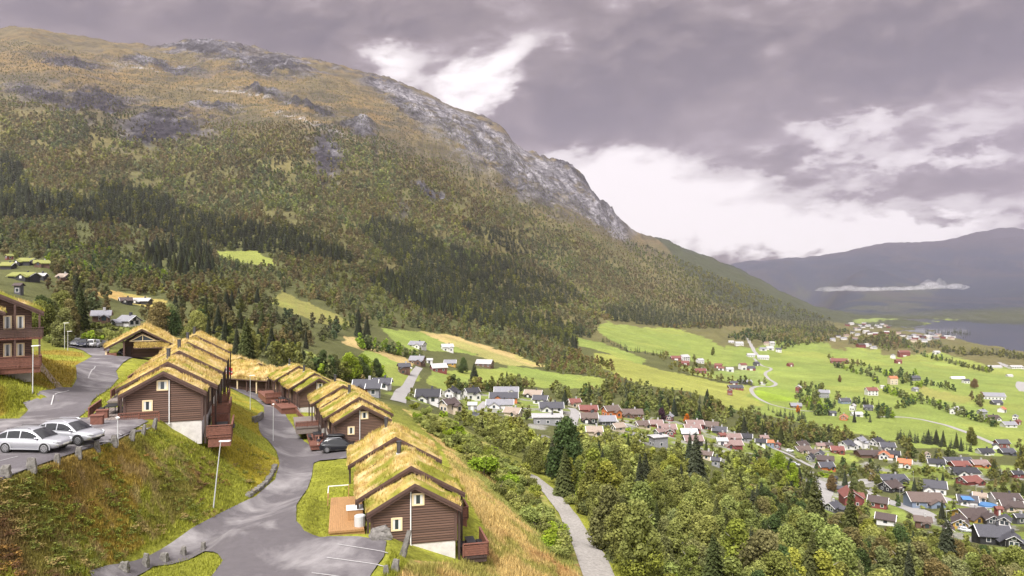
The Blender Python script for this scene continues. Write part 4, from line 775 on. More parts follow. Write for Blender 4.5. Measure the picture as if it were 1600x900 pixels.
# dry stone wall along the bend
def wall_of_stones(label, line, h, w, seed, name='stone_wall', cat='wall'):
    ps = [P(*q) for q in line]; vs_all = []; b = MB(); r = random.Random(seed)
    for a, c in zip(ps, ps[1:]):
        n = max(2, int((c-a).length/.42))
        for i in range(n):
            for lv in range(max(1, int(h/.3))):
                q = a.lerp(c, (i+r.random()*.5)/n); z = hz(q.x, q.y); s = r.uniform(.16,.28); k = []
                for dx in (-1,1):
                    for dy in (-1,1):
                        for dz in (-1,1): k.append((q.x+dx*s*r.uniform(.7,1.1), q.y+dy*s*r.uniform(.7,1.1), z+.1+lv*.28+dz*.17*r.uniform(.7,1.1)))
                b.add(k, [(0,1,3,2),(4,6,7,5),(0,4,5,1),(2,3,7,6),(0,2,6,4),(1,5,7,3)])
    return tag(b.build(name, STONE), label, cat)
wall_of_stones('dry stone wall of grey rocks along the road bend', [(388,776),(404,765),(416,755),(425,742),(430,728)], .5, .5, 5)
wall_of_stones('short dark rock outcrop on the grass bank by the road', [(396,660),(405,657),(410,652)], 1.1, .6, 6, 'rock_outcrop', 'rock')
# ------------------------------------------------------------------ lamps, flags
def lamp(px, py, ytop, label, arm=.9, lean=0.0, group='street lamps of the cabin area', side=1, r=.045, head=True, dmin=30, d=None):
    p = P(px, py, dmin); h = (py-ytop)*p.y/F; t = empty('street_lamp', p); tag(t, label, 'lamp', group)
    b = MB(); b.tube([(0,0,-.3),(lean*h*.5,0,h*.5),(lean*h,0,h)], [r*1.3,r,r*.8], 8); b.build('pole', GALV, t)
    if head:
        b = MB(); b.bar((lean*h-.1*side,0,h+.03),(lean*h+arm*.85*side,-.1,h+.09), .22, .09); b.build('lamp_head', WHITE, t)
    else:
        b = MB(); b.tube([(0,0,h),(0,0,h+.12),(0,0,h+.2)], [.1,.16,.05], 10); b.build('lamp_head', WHITE, t)
    return t
lamp(333, 793, 690, 'leaning street lamp on the grass bank above the road bend', 1.0, .115, side=1)
lamp(51, 615, 541, 'tall street lamp in front of the log house', .85, .01); lamp(101, 545, 505, 'lamp behind the upper road beside the parked cars', 1.0); lamp(106, 548, 518, 'shorter lamp behind the one at the upper parked cars', 1.0)
lamp(391, 640, 587, 'lamp on the grass bank before the small flags', .9); lamp(184, 697, 655, 'thin short lamp among the standing stones of the lot', 0, 0, head=False, r=.045); lamp(427, 690, 633, 'thin pole on the road edge at the side turning', 0, 0, head=False, r=.045)
lamp(1479, 818, 798, 'street lamp at the valley road bend near the yellow garage', 1.2, group='street lamps of the village', dmin=150); lamp(1503, 832, 814, 'street lamp in front of the yellow garage door', 1.2, group='street lamps of the village', dmin=150); lamp(1584, 854, 839, 'street lamp beside the black house', 1.2, group='street lamps of the village', dmin=150); lamp(1406, 778, 762, 'street lamp along the straight part of the valley road', 1.2, group='street lamps of the village', dmin=150); lamp(1427, 760, 737, 'tall white flagpole by the long dark roof', 0, head=False, group='street lamps of the village', dmin=150); lamp(1525, 775, 758, 'street lamp above the blue pool', 1.2, group='street lamps of the village', dmin=150)
RED_ = mat('flag_red', (.55,.03,.05), .8); NAVY_ = mat('flag_blue', (.02,.03,.15), .8); FW_ = mat('flag_white', (.75,.73,.72), .8)
def flag(px, py, label, s=1.0):
    p = P(px, py); t = empty('flag', (p.x,p.y,p.z)); tag(t, label, 'flag', 'red flags by the low turf sheds'); b = MB(); b.tube([(0,0,-.2),(0,0,4.2*s)], .05, 6); b.build('pole', WHITE, t)
    nx, nz = 22, 16; vs = []; fs = []; mi = []
    for i in range(nx+1):
        for j in range(nz+1):
            x = 2.2*s*i/nx; z = 4.1*s-1.6*s*(nz-j)/nz - .5*s*(i/nx)**1.3; vs.append((x*.75, .16*math.sin(i*.9)+.05*math.sin(j), z))
    for i in range(nx):
        for j in range(nz):
            a = i*(nz+1)+j; fs.append((a,a+nz+1,a+nz+2,a+1)); cx = i in (7,8); cz = j in (7,8); wx_ = i in (6,9); wz_ = j in (6,9); mi.append(1 if cx or cz else (2 if wx_ or wz_ else 0))
    me = bpy.data.meshes.new('flag_cloth'); me.from_pydata(vs, [], fs)
    for m_ in (RED_, NAVY_, FW_): me.materials.append(m_)
    me.polygons.foreach_set('material_index', mi); link('flag_cloth', me, t); return t
flag(350, 603, 'larger red, white and blue cross flag on a pole', 1.0); flag(361, 601, 'smaller cross flag nearer the long carport', .75)
# ------------------------------------------------------------------ a person by the black car
SKIN = mat('skin', (.55,.33,.24), .6); HAIR = mat('dark_hair', (.02,.015,.012), .8); SHIRT = mat('dark_shirt', (.03,.03,.05), .85); TROUS = mat('pale_trousers', (.60,.57,.54), .85); SHOE = mat('dark_shoe', (.03,.025,.02), .7)
def skin(name, nodes, edges, m, parent=None, sub=2, root=0):
    me = bpy.data.meshes.new(name); bm = bmesh.new(); lay = bm.verts.layers.skin.verify(); vs = []
    for i, (co, r) in enumerate(nodes):
        v = bm.verts.new(co); v[lay].radius = (r, r) if not hasattr(r, '__len__') else r; v[lay].use_root = (i == root); vs.append(v)
    for a, b in edges: bm.edges.new((vs[a], vs[b]))
    bm.to_mesh(me); bm.free(); me.materials.append(m); o = link(name, me, parent); o.modifiers.new('skin', 'SKIN').use_smooth_shade = True; s = o.modifiers.new('sub', 'SUBSURF'); s.levels = s.render_levels = sub; return o
pp = P(498, 705); pr = empty('person', (pp.x, pp.y, pp.z+.06), R(25)); tag(pr, 'person in dark top and pale trousers standing on the road by the black car', 'person')
body = [((0,0,.95),.13),((0,0,1.15),.12),((0,-.01,1.38),.13),((0,-.01,1.50),.055),((0,-.02,1.56),.06),((0,-.03,1.65),.098),((0,-.02,1.74),.07),
        ((.17,-.01,1.41),.055),((.24,-.03,1.16),.042),((.12,-.20,1.10),.034),((.07,-.27,1.13),.03),((-.17,-.01,1.41),.055),((-.24,-.03,1.16),.042),((-.10,-.21,1.12),.034),((-.05,-.27,1.15),.03),
        ((.09,0,.86),.085),((.10,-.03,.48),.06),((.10,.02,.09),.042),((.11,-.13,.03),.035),((-.09,0,.86),.085),((-.11,-.01,.48),.06),((-.13,.04,.09),.042),((-.14,-.11,.03),.035)]
be = [(0,1),(1,2),(2,3),(3,4),(4,5),(5,6),(2,7),(7,8),(8,9),(9,10),(2,11),(11,12),(12,13),(13,14),(0,15),(15,16),(16,17),(17,18),(0,19),(19,20),(20,21),(21,22)]
bo = skin('body', body, be, SKIN, pr)
skin('shirt', [((0,0,.98),.145),((0,0,1.18),.138),((0,-.01,1.38),.145),((0,-.01,1.47),.08),((.17,-.01,1.41),.07),((.235,-.03,1.18),.056),((.15,-.16,1.11),.045),((-.17,-.01,1.41),.07),((-.235,-.03,1.18),.056),((-.13,-.17,1.125),.045)], [(0,1),(1,2),(2,3),(2,4),(4,5),(5,6),(2,7),(7,8),(8,9)], SHIRT, pr)
skin('trousers', [((0,0,.97),.142),((.09,0,.85),.10),((.10,-.03,.48),.078),((.10,.02,.10),.062),((-.09,0,.85),.10),((-.11,-.01,.48),.078),((-.13,.04,.10),.062)], [(0,1),(1,2),(2,3),(0,4),(4,5),(5,6)], TROUS, pr)
for s, x, y in ((1,.105,.02),(-1,-.135,.04)): skin('shoe', [((x,y,.05),.05),((x,y-.1,.045),.048),((x,y-.18,.035),.035)], [(0,1),(1,2)], SHOE, pr)
skin('hair', [((0,.0,1.70),.095),((0,.01,1.755),.075),((0,.045,1.63),.06)], [(0,1),(0,2)], HAIR, pr)
b = MB(); b.box(-.05,-.33,1.12,.05,-.30,1.26); tag(b.build('phone', BLACK, None, loc=pr.location, rz=R(25)), 'dark phone held in front of the person by the car', 'phone')
# small things on the decks and grass
def planter(px, py, label, sx=1.2, sy=.6, sz=.5, m=None):
    p = P(px, py); b = MB(); b.box(-sx/2,-sy/2,-.1,sx/2,sy/2,sz); b.box(-sx/2-.06,-sy/2-.06,sz+.002,sx/2+.06,sy/2+.06,sz+.06); return tag(b.build('planter_box', m or REDW, None, loc=p, rz=.35), label, 'box')
def outdoor_table(parent, x, y, z, label, yaw, l=1.9, w=1.0):
    M_w = parent.matrix_world if False else Matrix.Translation(parent.location) @ Matrix.Rotation(parent.rotation_euler[2], 4, 'Z'); p = M_w @ Vector((x,y,z)); t = empty('outdoor_table', p, parent.rotation_euler[2]+R(yaw)); tag(t, label, 'table')
    b = MB(); b.box(-w/2,-l/2,.68,w/2,l/2,.74); b.build('tabletop', BLACK, t)
    for sx in (-1,1):
        for sy in (-1,1): q = MB(); q.bar((sx*(w/2-.08),sy*(l/2-.1),0),(sx*(w/2-.08),sy*(l/2-.1),.68), .07, .07, up=(0,1,0)); q.build('leg', BLACK, t)
    for s in (-1, 1):
        b = MB(); b.box(s*(w/2+.45)-.2,-l/2,.40,s*(w/2+.45)+.2,l/2,.45); b.box(s*(w/2+.3)-.04,-l/2+.1,0,s*(w/2+.3)+.04,-l/2+.2,.4); b.box(s*(w/2+.3)-.04,l/2-.2,0,s*(w/2+.3)+.04,l/2-.1,.4); b.build('bench', BLACK, t)
    return t
outdoor_table(A_[0], 4.75, 1.7, -1.5, 'black outdoor table on the red deck of the front cabin', 0); outdoor_table(A_[0], -4.7, 3.2, .55, 'dark table set on the porch of the front cabin', 0); outdoor_table(B_[0], 4.6, 1.8, -1.45, 'dark table on the brown balcony beside the lower lot', 0, 1.4, .7); outdoor_table(C3[0], -4.9, 5.2, -.25, 'black table on the terrace of the cabin behind the car', 0); outdoor_table(D_[0], -4.9, 5.0, .25, 'black table on the terrace of the mossy green cabin', 0)
p = Matrix.Translation(B_[0].location) @ Matrix.Rotation(R(13.5), 4, 'Z') @ Vector((-4.0,1.6,1.13)); b = MB(); b.tube([(0,0,0),(0,0,.75)], .42, 16); b.tube([(0,0,.752),(0,0,.79)], .38, 16); tag(b.build('water_tub', GALV, None, loc=p), 'round grey metal tub on the new pine deck', 'tub')
p = Matrix.Translation(C3[0].location) @ Matrix.Rotation(R(20), 4, 'Z') @ Vector((-3.5,.6,-.3)); b = MB(); b.box(-.36,-.36,0,.36,.36,1.0); b.prism([(-.4,1.0),(.4,1.0),(.36,1.08),(-.36,1.12)], -.4, .4); tag(b.build('waste_bin', BLACK, None, loc=p, rz=R(20)), 'black waste bin between the black car and the cabin', 'bin')
planter(152, 664, 'brown box at the porch corner of the front cabin', .9, .7, .8); planter(160, 655, 'brown planter on the porch edge behind the corner box', .9, .6, .8)
# ------------------------------------------------------------------ the village
HW = {'W':('white',(.60,.59,.585)),'R':('red',(.17,.04,.038)),'K':('black',(.022,.022,.025)),'G':('grey',(.22,.22,.235)),'B':('brown',(.12,.065,.045)),'Y':('yellow',(.40,.24,.05)),'O':('orange',(.42,.13,.04)),'D':('dark grey',(.07,.07,.08)),'C':('cream',(.50,.43,.33)),'L':('blue-grey',(.16,.20,.28)),'P':('dark red',(.16,.035,.035))}
HR = {'K':('black',(.025,.025,.032)),'D':('dark grey',(.055,.055,.068)),'G':('grey',(.20,.20,.225)),'B':('brown',(.105,.075,.065)),'M':('dark brown',(.06,.042,.04)),'P':('pinkish tile',(.20,.135,.125)),'O':('orange tile',(.36,.13,.06)),'R':('red-brown',(.16,.055,.045)),'T':('pale tan',(.27,.215,.175)),'W':('pale grey',(.36,.355,.36)),'F':('turf',(.20,.21,.05))}
WM = {k: mat('painted_wall_'+v[0].replace(' ','_').replace('-','_'), v[1], .75, 1.2, .12, stretch=(1,1,6)) for k, v in HW.items()}
RM = {k: mat('roof_'+v[0].replace(' ','_').replace('-','_'), v[1], .7, 2.5, .22, .3, 6) for k, v in HR.items()}
HWIN = None
HOUSES = """569,613,36,13,5,R,D,long house|beside the field road, behind the cabins
596,607,25,11,0,W,D,house|joined to the long red one by the field road
583,620,18,8,0,G,D,shed|in front of the long red house by the field road
630,584,20,17,20,B,D,farmhouse|at the foot of the green hayfield slope
651,570,24,14,-10,B,G,house with balcony|at the top of the field road
684,582,27,14,25,R,W,barn|below the white houses at the field road top
703,572,17,10,0,Y,G,outbuilding|behind the red barn on the hay slope
757,574,28,12,-15,B,W,weathered barn|alone on the golden slope
651,544,27,11,-20,W,G,long house|under the upper hayfield
698,549,20,12,20,W,W,house|highest beside the hay slope
671,568,9,6,0,W,W,tiny shed|between the two timber farmhouses
668,630,34,22,0,W,K,wide two-gabled house|below the yard meadow
705,623,20,17,70,W,K,gabled house|next to the tall grey-green tree
736,625,25,19,30,W,K,house with low wing|between the tree and the grey side road
700,645,28,22,50,C,M,house|half hidden by the slope bushes
791,618,36,13,0,W,G,long house|behind the orange-walled one
787,628,42,14,0,O,D,long house|under the spruce at the meadow edge
781,638,40,13,0,W,G,long villa|in front of the orange-walled house
834,622,30,12,-15,K,T,broad-gabled house|at the meadow corner
845,632,24,14,-15,W,D,house|directly below the black broad-gabled one
862,644,35,15,0,W,D,villa with twin gables|beside the lawn slope
856,664,44,11,0,G,W,flat modern house|at the lane with garden walls
802,651,29,12,-25,C,T,house|half sunk behind golden birches
738,641,13,8,0,G,W,shed|at the end of the grey side road
898,636,19,13,15,C,R,house|above the winding lane
920,645,26,11,0,P,R,house|with a tall white chimney by the lane bend
921,662,24,17,0,K,B,two-storey house|on the lane bend lawn
929,681,22,9,0,C,T,roof|peeking over the golden treetops
956,652,28,18,25,O,B,house|with an orange gable end
949,666,26,16,5,D,G,house with white garage door|on the lane
988,653,32,13,0,B,B,long house|behind the orange-gabled one
1048,658,13,10,60,R,G,cottage|beside the dark purple tree
1004,670,21,11,20,C,B,house|above the blue-green treetops
967,675,22,9,30,C,T,low house|below the white garage door
1026,668,18,9,0,P,P,house|first of the reddish cluster
1043,676,26,13,0,P,P,tall house|in the middle of the reddish cluster
1031,683,17,13,40,K,P,house|front of the reddish cluster
1048,682,15,13,80,P,P,gable-front house|at the edge of the reddish cluster
1031,700,28,19,20,G,W,flat-roofed house|in front of the reddish cluster
1087,668,24,10,0,P,P,terrace house|beside the bright orange tree
1083,675,22,8,0,P,P,low terrace house|second row behind the dark gable
1078,683,22,13,0,D,W,terrace house|with a pale roof in the terrace cluster
1085,694,26,12,0,K,P,terrace house|front row with a red porch gable
1113,674,26,14,-20,B,B,large house|behind the pale lane of the terrace cluster
1127,680,23,12,-20,D,D,house|before the bushes below the large brown one
1129,688,12,9,20,R,R,small house|between the lane and the red terrace
1146,690,24,9,0,R,P,terrace house|upper row of the bright red group
1146,701,28,12,0,R,P,terrace house|front row of the bright red group
1129,696,14,6,0,W,W,garage|next to the bright red terrace group
1168,690,20,10,-20,G,K,house|behind the tall lamp near the red group
1191,699,16,12,-20,W,K,house|beside the black-roofed lane houses
1195,691,12,7,0,C,P,house|behind the black-roofed lane house
1107,720,18,10,-30,C,B,roofed house|sunk among the wood below the terraces
1120,730,14,8,-20,G,D,low building|in the wood with a pale parapet
1204,699,10,11,0,L,O,house|at the lane above the bright green tree
1217,703,12,9,60,R,R,small gabled house|at the lane above the bright green tree
1255,702,24,11,30,W,M,gabled house|first on the curved village street
1257,709,24,9,10,C,B,low house|below the first gabled white one on the curved street
1273,713,16,9,0,C,B,terrace house|along the curved street
1284,718,16,12,50,G,D,gabled house|along the curved street lawn
1269,722,14,10,40,G,K,small house|at the inside of the curved street
1294,725,26,11,-20,B,M,large house|at the lower end of the lawn
1293,735,22,12,5,O,D,house with roof panels|edged in orange below the lawn
1283,702,12,9,0,C,P,pink cottage|beside the lawn top
1295,701,12,7,0,B,M,small house|next to the pink cottage
1311,709,20,11,-10,R,R,house with white trim|at the lawn top
1327,703,23,14,30,W,D,gabled house|behind the red house with white trim
1348,702,20,19,40,W,G,tall double-gabled house|under the birch wood
1374,698,22,13,30,W,K,house|at the wood edge
1390,705,22,13,-10,W,D,house|below the small wood spruces
1362,715,34,9,0,B,M,long low house|above the green gully
1386,719,20,13,60,W,O,house|beside the long low brown one
1400,716,20,11,-25,K,K,house|behind the first orange roof
1418,732,22,14,-30,W,O,house|alone at the gully edge
1452,717,9,10,70,C,T,cottage|among the bushes below the field
1468,730,25,11,-20,W,K,house|beside the long dark building
1502,727,40,9,0,D,D,very long building|in front of the field hedge
1504,732,24,8,0,P,R,low building|in front of the very long dark one
1534,730,22,9,0,O,P,salmon-roofed building|near the dark tree
1513,744,40,11,-5,W,K,row house|with many small dormers
1522,758,34,11,15,R,R,house with white chimney|in the autumn bushes
1569,700,17,13,0,R,D,barn|beside the white farmhouse on the field corner
1560,703,12,7,60,W,D,farmhouse|in front of the red barn at the field corner
1543,711,20,8,0,W,K,row|along the dark trees of the field corner
1577,711,19,10,0,D,D,building|at the end of the field-corner row
1592,747,15,9,0,P,K,building|at the frame edge below the pasture
1399,755,38,11,0,D,D,very long roofed house|beside the valley road top
1398,770,34,17,30,K,M,house with gable balcony|over the valley road
1467,774,40,21,-25,W,D,villa with timbered gable|on the side road
1454,794,52,21,-8,L,B,house|on the bank of the valley road
1519,790,30,13,-25,W,D,house|with the blue awning beside the pool
1536,784,19,13,-30,W,T,house|behind the one with the blue awning
1580,787,40,13,-10,W,M,long house|by the paved turning place
1588,799,32,11,-15,C,M,terrace house|in front of the long one at the turning place
1336,792,30,26,80,R,R,chalet with carved balcony|inside the valley road loop
1379,796,31,18,-35,R,M,barn|inside the valley road loop
1317,773,13,10,-30,G,D,shed|behind the red chalet
1306,802,27,16,40,D,D,house|behind the dark spruces
1391,822,30,17,-35,W,M,house|below the red barn lawn
1304,756,9,11,0,D,K,narrow house with white balcony|above the red chalet
1529,816,48,18,10,Y,M,large house|at the lawn with wide brown roof
1509,827,30,13,60,Y,M,garage|in front of the large one of its colour
1557,821,24,11,70,D,M,gabled annex|beside the large yellow house
1577,824,22,10,50,W,D,garage|next to the dark gabled annex
1562,852,50,27,-12,K,D,two-storey house|lowest at the frame edge
1591,858,24,22,60,K,D,gabled wing|beside the red car's black house
1487,840,18,15,60,C,M,gabled house|rising from the lower wood
1447,825,24,10,-25,B,B,roofed house|at the tip of the valley road curve
1562,806,9,6,0,R,R,tiny shed|behind the dark gabled annex
1596,819,14,10,0,D,D,house|at the very frame edge by the hedge
1057,563,15,7,0,R,R,barn|at the upper farm under the big meadow
1071,564,17,10,30,W,W,large barn|at the upper farm under the big meadow
1071,570,12,6,0,R,R,low shed|in front of the large white barn
1095,568,12,8,20,W,W,farmhouse|beside the garden trees of the upper farm
1095,583,17,7,0,P,R,farmhouse|in the tree garden above the yellow meadow
1124,576,13,8,-25,R,R,barn|at the tree garden, first of the long farm row
1128,579,10,6,-20,W,R,shed|between the red barn and the white silos
1141,581,11,7,0,W,W,hall|in the yard of the long farm row
1162,578,13,11,20,W,R,barn|with a red gable on the long farm row
1174,579,13,7,0,R,D,barn|at the track end of the long farm row
1183,572,10,7,30,D,D,shed|beside the rusty trees of the long farm row
1156,540,12,6,0,W,W,house|by the pale road under the spruce forest
1143,536,8,4,0,W,W,small house|under the spruce forest
1198,540,7,6,0,C,P,pink house|by the yard under the forest
1207,541,10,7,20,W,W,large house|by the yard under the forest
1193,548,10,5,0,W,G,shed|on the yard under the forest
1204,547,11,6,0,W,W,hall|on the yard under the forest
1218,551,10,7,-20,W,D,house|at the yard edge under the forest
1174,558,11,6,0,W,W,house|first by the pale road bend
1194,562,18,7,-10,W,W,halls|second by the pale road bend
1236,573,10,6,20,R,R,shed|alone in the big meadow
1147,601,11,5,0,R,D,shed|on the hedge of the yellow meadow
1165,600,20,6,0,D,G,long shed|on the hedge of the yellow meadow
1151,609,21,7,0,R,D,long barn|beside the farm track fork
1142,618,10,11,70,R,P,tall house|with white corners beside the round hay tree
1192,602,8,4,0,W,W,shed|at the farm track fork
1250,614,12,12,60,R,W,house|in the tree island on the bright meadow
1290,622,18,13,-20,G,G,house|with terraces in the tree island
1246,638,17,8,-10,B,G,hut|at the end of the farm track
1322,631,15,9,0,L,D,house|in the hamlet garden
1335,642,12,11,50,W,W,gabled house|behind the dark cypress of the hamlet
1359,642,14,9,-15,D,D,house|over the pale yard of the hamlet
1302,650,10,8,0,D,D,garage|on the hamlet field edge
1322,657,16,9,60,O,O,house|with a yellow-orange gable in the hamlet
1341,651,15,7,0,W,W,low hall|beside the cypress of the hamlet
1364,618,16,13,0,W,R,house|with a red lower storey on the meadow
1379,607,5,4,0,W,W,silo shed|beside the tall field tree
1314,568,28,8,-15,R,R,long barn|with white gable on the upper meadow
1397,601,12,14,0,C,O,peach house|at the wooded farm
1414,557,16,10,0,R,R,big barn|on the lake slope
1432,595,13,8,0,D,D,house|beside the wooded farm road
1432,612,10,7,20,G,G,barn|at the low end of the wooded farm road
1511,599,9,7,0,W,D,house|beside the lone brown trees
1499,648,20,12,40,W,W,barn|alone between the two pastures
1558,625,34,11,-15,W,G,long cowshed|above the rusty grove
1560,633,14,8,0,D,D,house|in front of the long cowshed
1538,648,14,8,20,G,G,house|under the rusty grove
1553,657,20,8,0,W,M,long house|under the rusty grove
1570,645,15,9,40,W,O,house|below the long cowshed
1580,668,18,9,0,W,G,yard buildings|at the pasture foot
1590,657,11,9,50,W,G,gabled house|by the pasture foot
1593,664,11,8,30,R,R,shed|by the pasture foot
1465,553,9,5,0,W,W,hall|at the lake wood
1556,575,20,4,0,W,W,long low greenhouse|near the shore road
1590,576,18,5,0,W,W,halls|along the shore road
1579,589,8,3,0,W,W,hut|below the shore road
1302,533,7,5,0,W,G,house|on the first lakeside rise
1405,568,9,7,0,R,R,barn|next to the white gable on the lake slope
1398,561,11,8,60,W,G,gabled house|on the lake slope
152,504,28,15,25,B,G,two-part house|in the wood above the lodge
194,511,33,12,-25,W,G,house|in the wood above the lodge
192,474,20,6,40,K,M,cabin|on the golden clearing
219,475,23,7,0,K,W,cabin with glazed front|on the golden clearing
11,406,10,6,60,R,F,small cabin|highest in the hillside cluster
36,415,28,8,-10,K,F,long cabin|upper row of the hillside cluster
59,417,25,8,30,B,F,cabin with white gable|upper row of the hillside cluster
9,421,17,7,0,K,F,cabin|at the frame edge of the hillside cluster
30,437,34,8,0,K,F,row cabin|lower row of the hillside cluster
61,437,15,6,0,K,W,cabin|with a pale roof in the lower hillside row
95,437,20,6,-15,B,T,cabin|half hidden by round trees on the hillside
27,460,10,7,0,D,M,cabin|in the wood below the hillside cluster"""
HOUSE_BOX = []
def house(px, py, wp, hp, rot, wk, rk, label, det=True):
    p = P(px, py, 110); d = p.y; sc = d/F; r = R(rot); L_ = wp*sc/(abs(math.cos(r))+.72*abs(math.sin(r))); Wd = min(.72*L_, 9.5) if L_ > 9 else .75*L_
    Ht = max(3.4, hp*sc*.92); rise = min(.34*Wd, Ht*.48); flat = 'flat' in label
    if flat: rise = .25
    ev = Ht-rise; hw = Wd/2; hl = L_/2; big = wp > 15
    name = 'barn' if ('barn' in label or 'cowshed' in label) else 'shed' if ('shed' in label or 'garage' in label or 'hall' in label or 'greenhouse' in label) else 'house'
    t = empty(name, (p.x, p.y+Wd*.45*abs(math.cos(r))+hl*.8*abs(math.sin(r)), p.z), r); tag(t, label, 'barn' if name == 'barn' else 'shed' if name == 'shed' else 'house', 'houses of the village and farms')
    zc = hz(t.location.x, t.location.y); t.location.z = max(p.z, min(zc, p.z+Ht*.25))
    b = MB(); prof = [(-hw,-2.5),(hw,-2.5),(hw,ev),(0,ev+rise-.02),(-hw,ev)]
    n = len(prof); b.add([(-hl,-y,z) for y, z in prof]+[(hl,-y,z) for y, z in prof], [list(range(n)), list(range(2*n-1,n-1,-1))]+[[i,i+n,(i+1)%n+n,(i+1)%n] for i in range(n)]); b.build('wall', WM[wk], t)
    ov = .55 if big else .4; sl = rise/hw; th = .22 if rk != 'F' else .5; b = MB()
    for s in (-1, 1):
        y1 = s*(hw+ov); z1 = ev-sl*ov; zt = ev+rise
        b.add([(-hl-ov,0,zt),(hl+ov,0,zt),(hl+ov,y1,z1),(-hl-ov,y1,z1),(-hl-ov,0,zt+th),(hl+ov,0,zt+th),(hl+ov,y1,z1+th),(-hl-ov,y1,z1+th)], [(0,1,2,3),(7,6,5,4),(0,4,5,1),(1,5,6,2),(2,6,7,3),(3,7,4,0)])
    rf = b.build('roof', RM[rk], t)
    if wp > 11 and name == 'house':
        b = MB(); cx = hl*.35; b.box(cx-.35,-.35,ev+rise*.8,cx+.35,.35,ev+rise+1.1); b.build('chimney', RM['D'] if wk in 'WKG' else RM['W'], rf)
    if wp > 13:                                     # white verge boards on both gables
        for s in (-1, 1):
            b = MB(); xx = s*(hl+ov)
            for q in (-1, 1): b.bar((xx+s*.04,0,ev+rise+th*.3),(xx+s*.04,q*(hw+ov),ev-sl*ov+th*.3), .07, .30, up=(1,0,0))
            b.build('verge_board', WHITE if wk not in 'B' else TRIM, rf)
    fr = WM['W'] if wk != 'W' else RM['D']
    nz_ = 1 if ev < 4.2 else 2; wn = max(1, int(L_/3.2)); k = 0
    if name == 'house' or wp > 16:
        for f in range(nz_):
            zc_ = (1.35 if nz_ == 1 else 1.3+f*2.5)
            if zc_+.7 > ev: continue
            for i in range(wn):
                x = -hl+L_*(i+.5)/wn; b = MB(); b.box(x-.62,-hw-.05,zc_-.68,x+.62,-hw+.02,zc_+.68,0); b.box(x-.48,-hw-.07,zc_-.54,x+.48,-hw-.05+.001,zc_+.54,1); b.build('window', [fr, PANE], t)
        s = 1 if rot < 0 else -1
        if abs(rot) > 3:
            for y, z in ((-hw*.45,1.35),(hw*.4,1.35),(0,ev+rise*.28)):
                b = MB(); X_ = s*hl; b.box(min(X_,X_+s*.05),y-.55,z-.62,max(X_,X_+s*.05),y+.55,z+.62,0); b.box(min(X_,X_+s*.07)+(.0),y-.42,z-.49,max(X_,X_+s*.07),y+.42,z+.49,1); b.build('window', [fr, PANE], t)
    elif wp > 8:
        b = MB(); b.box(-hl*.4,-hw-.06,0,hl*.3,-hw+.01,min(2.4,ev-.3)); b.build('door', fr, t)
    if wp > 18 and name == 'house' and not flat:    # a porch or low wing, as most of them have
        rr = random.Random(int(px*7+py)); sx = rr.choice((-1, 1))*hl*.45; b = MB(); w2 = Wd*.30; e2 = ev*.72
        prof = [(-w2,-2.5),(w2,-2.5),(w2,e2),(0,e2+w2*.65),(-w2,e2)]; b.prism([(x+sx, z) for x, z in prof], -hw-2.2, -hw+.05); pw = b.build('porch', WM[wk], t)
        b = MB()
        for s in (-1, 1): b.add([(sx,-hw-2.6,e2+w2*.65+.2),(sx+s*(w2+.4),-hw-2.6,e2-.06),(sx+s*(w2+.4),-hw+.3,e2-.06),(sx,-hw+.3,e2+w2*.65+.2),(sx,-hw-2.6,e2+w2*.65+.02),(sx+s*(w2+.4),-hw-2.6,e2-.24),(sx+s*(w2+.4),-hw+.3,e2-.24),(sx,-hw+.3,e2+w2*.65+.02)], [(0,1,2,3),(7,6,5,4),(0,4,5,1),(1,5,6,2),(2,6,7,3),(3,7,4,0)])
        b.build('porch_roof', RM[rk], pw); b = MB(); b.box(sx-.6,-hw-2.26,.6,sx+.6,-hw-2.18,1.9); b.build('window', PANE if wk != 'K' else WM['W'], pw)
    HOUSE_BOX.append((px, py, wp, hp)); return t
seen = set()
for ln in HOUSES.split('\n'):
    a, place = ln.split('|'); a = a.split(','); px, py, wp, hp, rot = map(float, a[:5]); wk, rk, noun = a[5:8]
    rn = HR[rk][0]; wnm = HW[wk][0]
    lb = f"{wnm} {noun} {'under' if 'with' in noun else 'with'} {'a turf' if rk == 'F' else ('an ' if rn[0] in 'aeiou' else 'a ')+rn} roof {place.replace(',', '')}"
    wds = lb.split()
    if len(wds) > 16: lb = f"{wnm} {noun} {place.replace(',', '')}"
    assert lb not in seen, lb
    seen.add(lb); house(px, py, wp, hp, rot, wk, rk, lb)
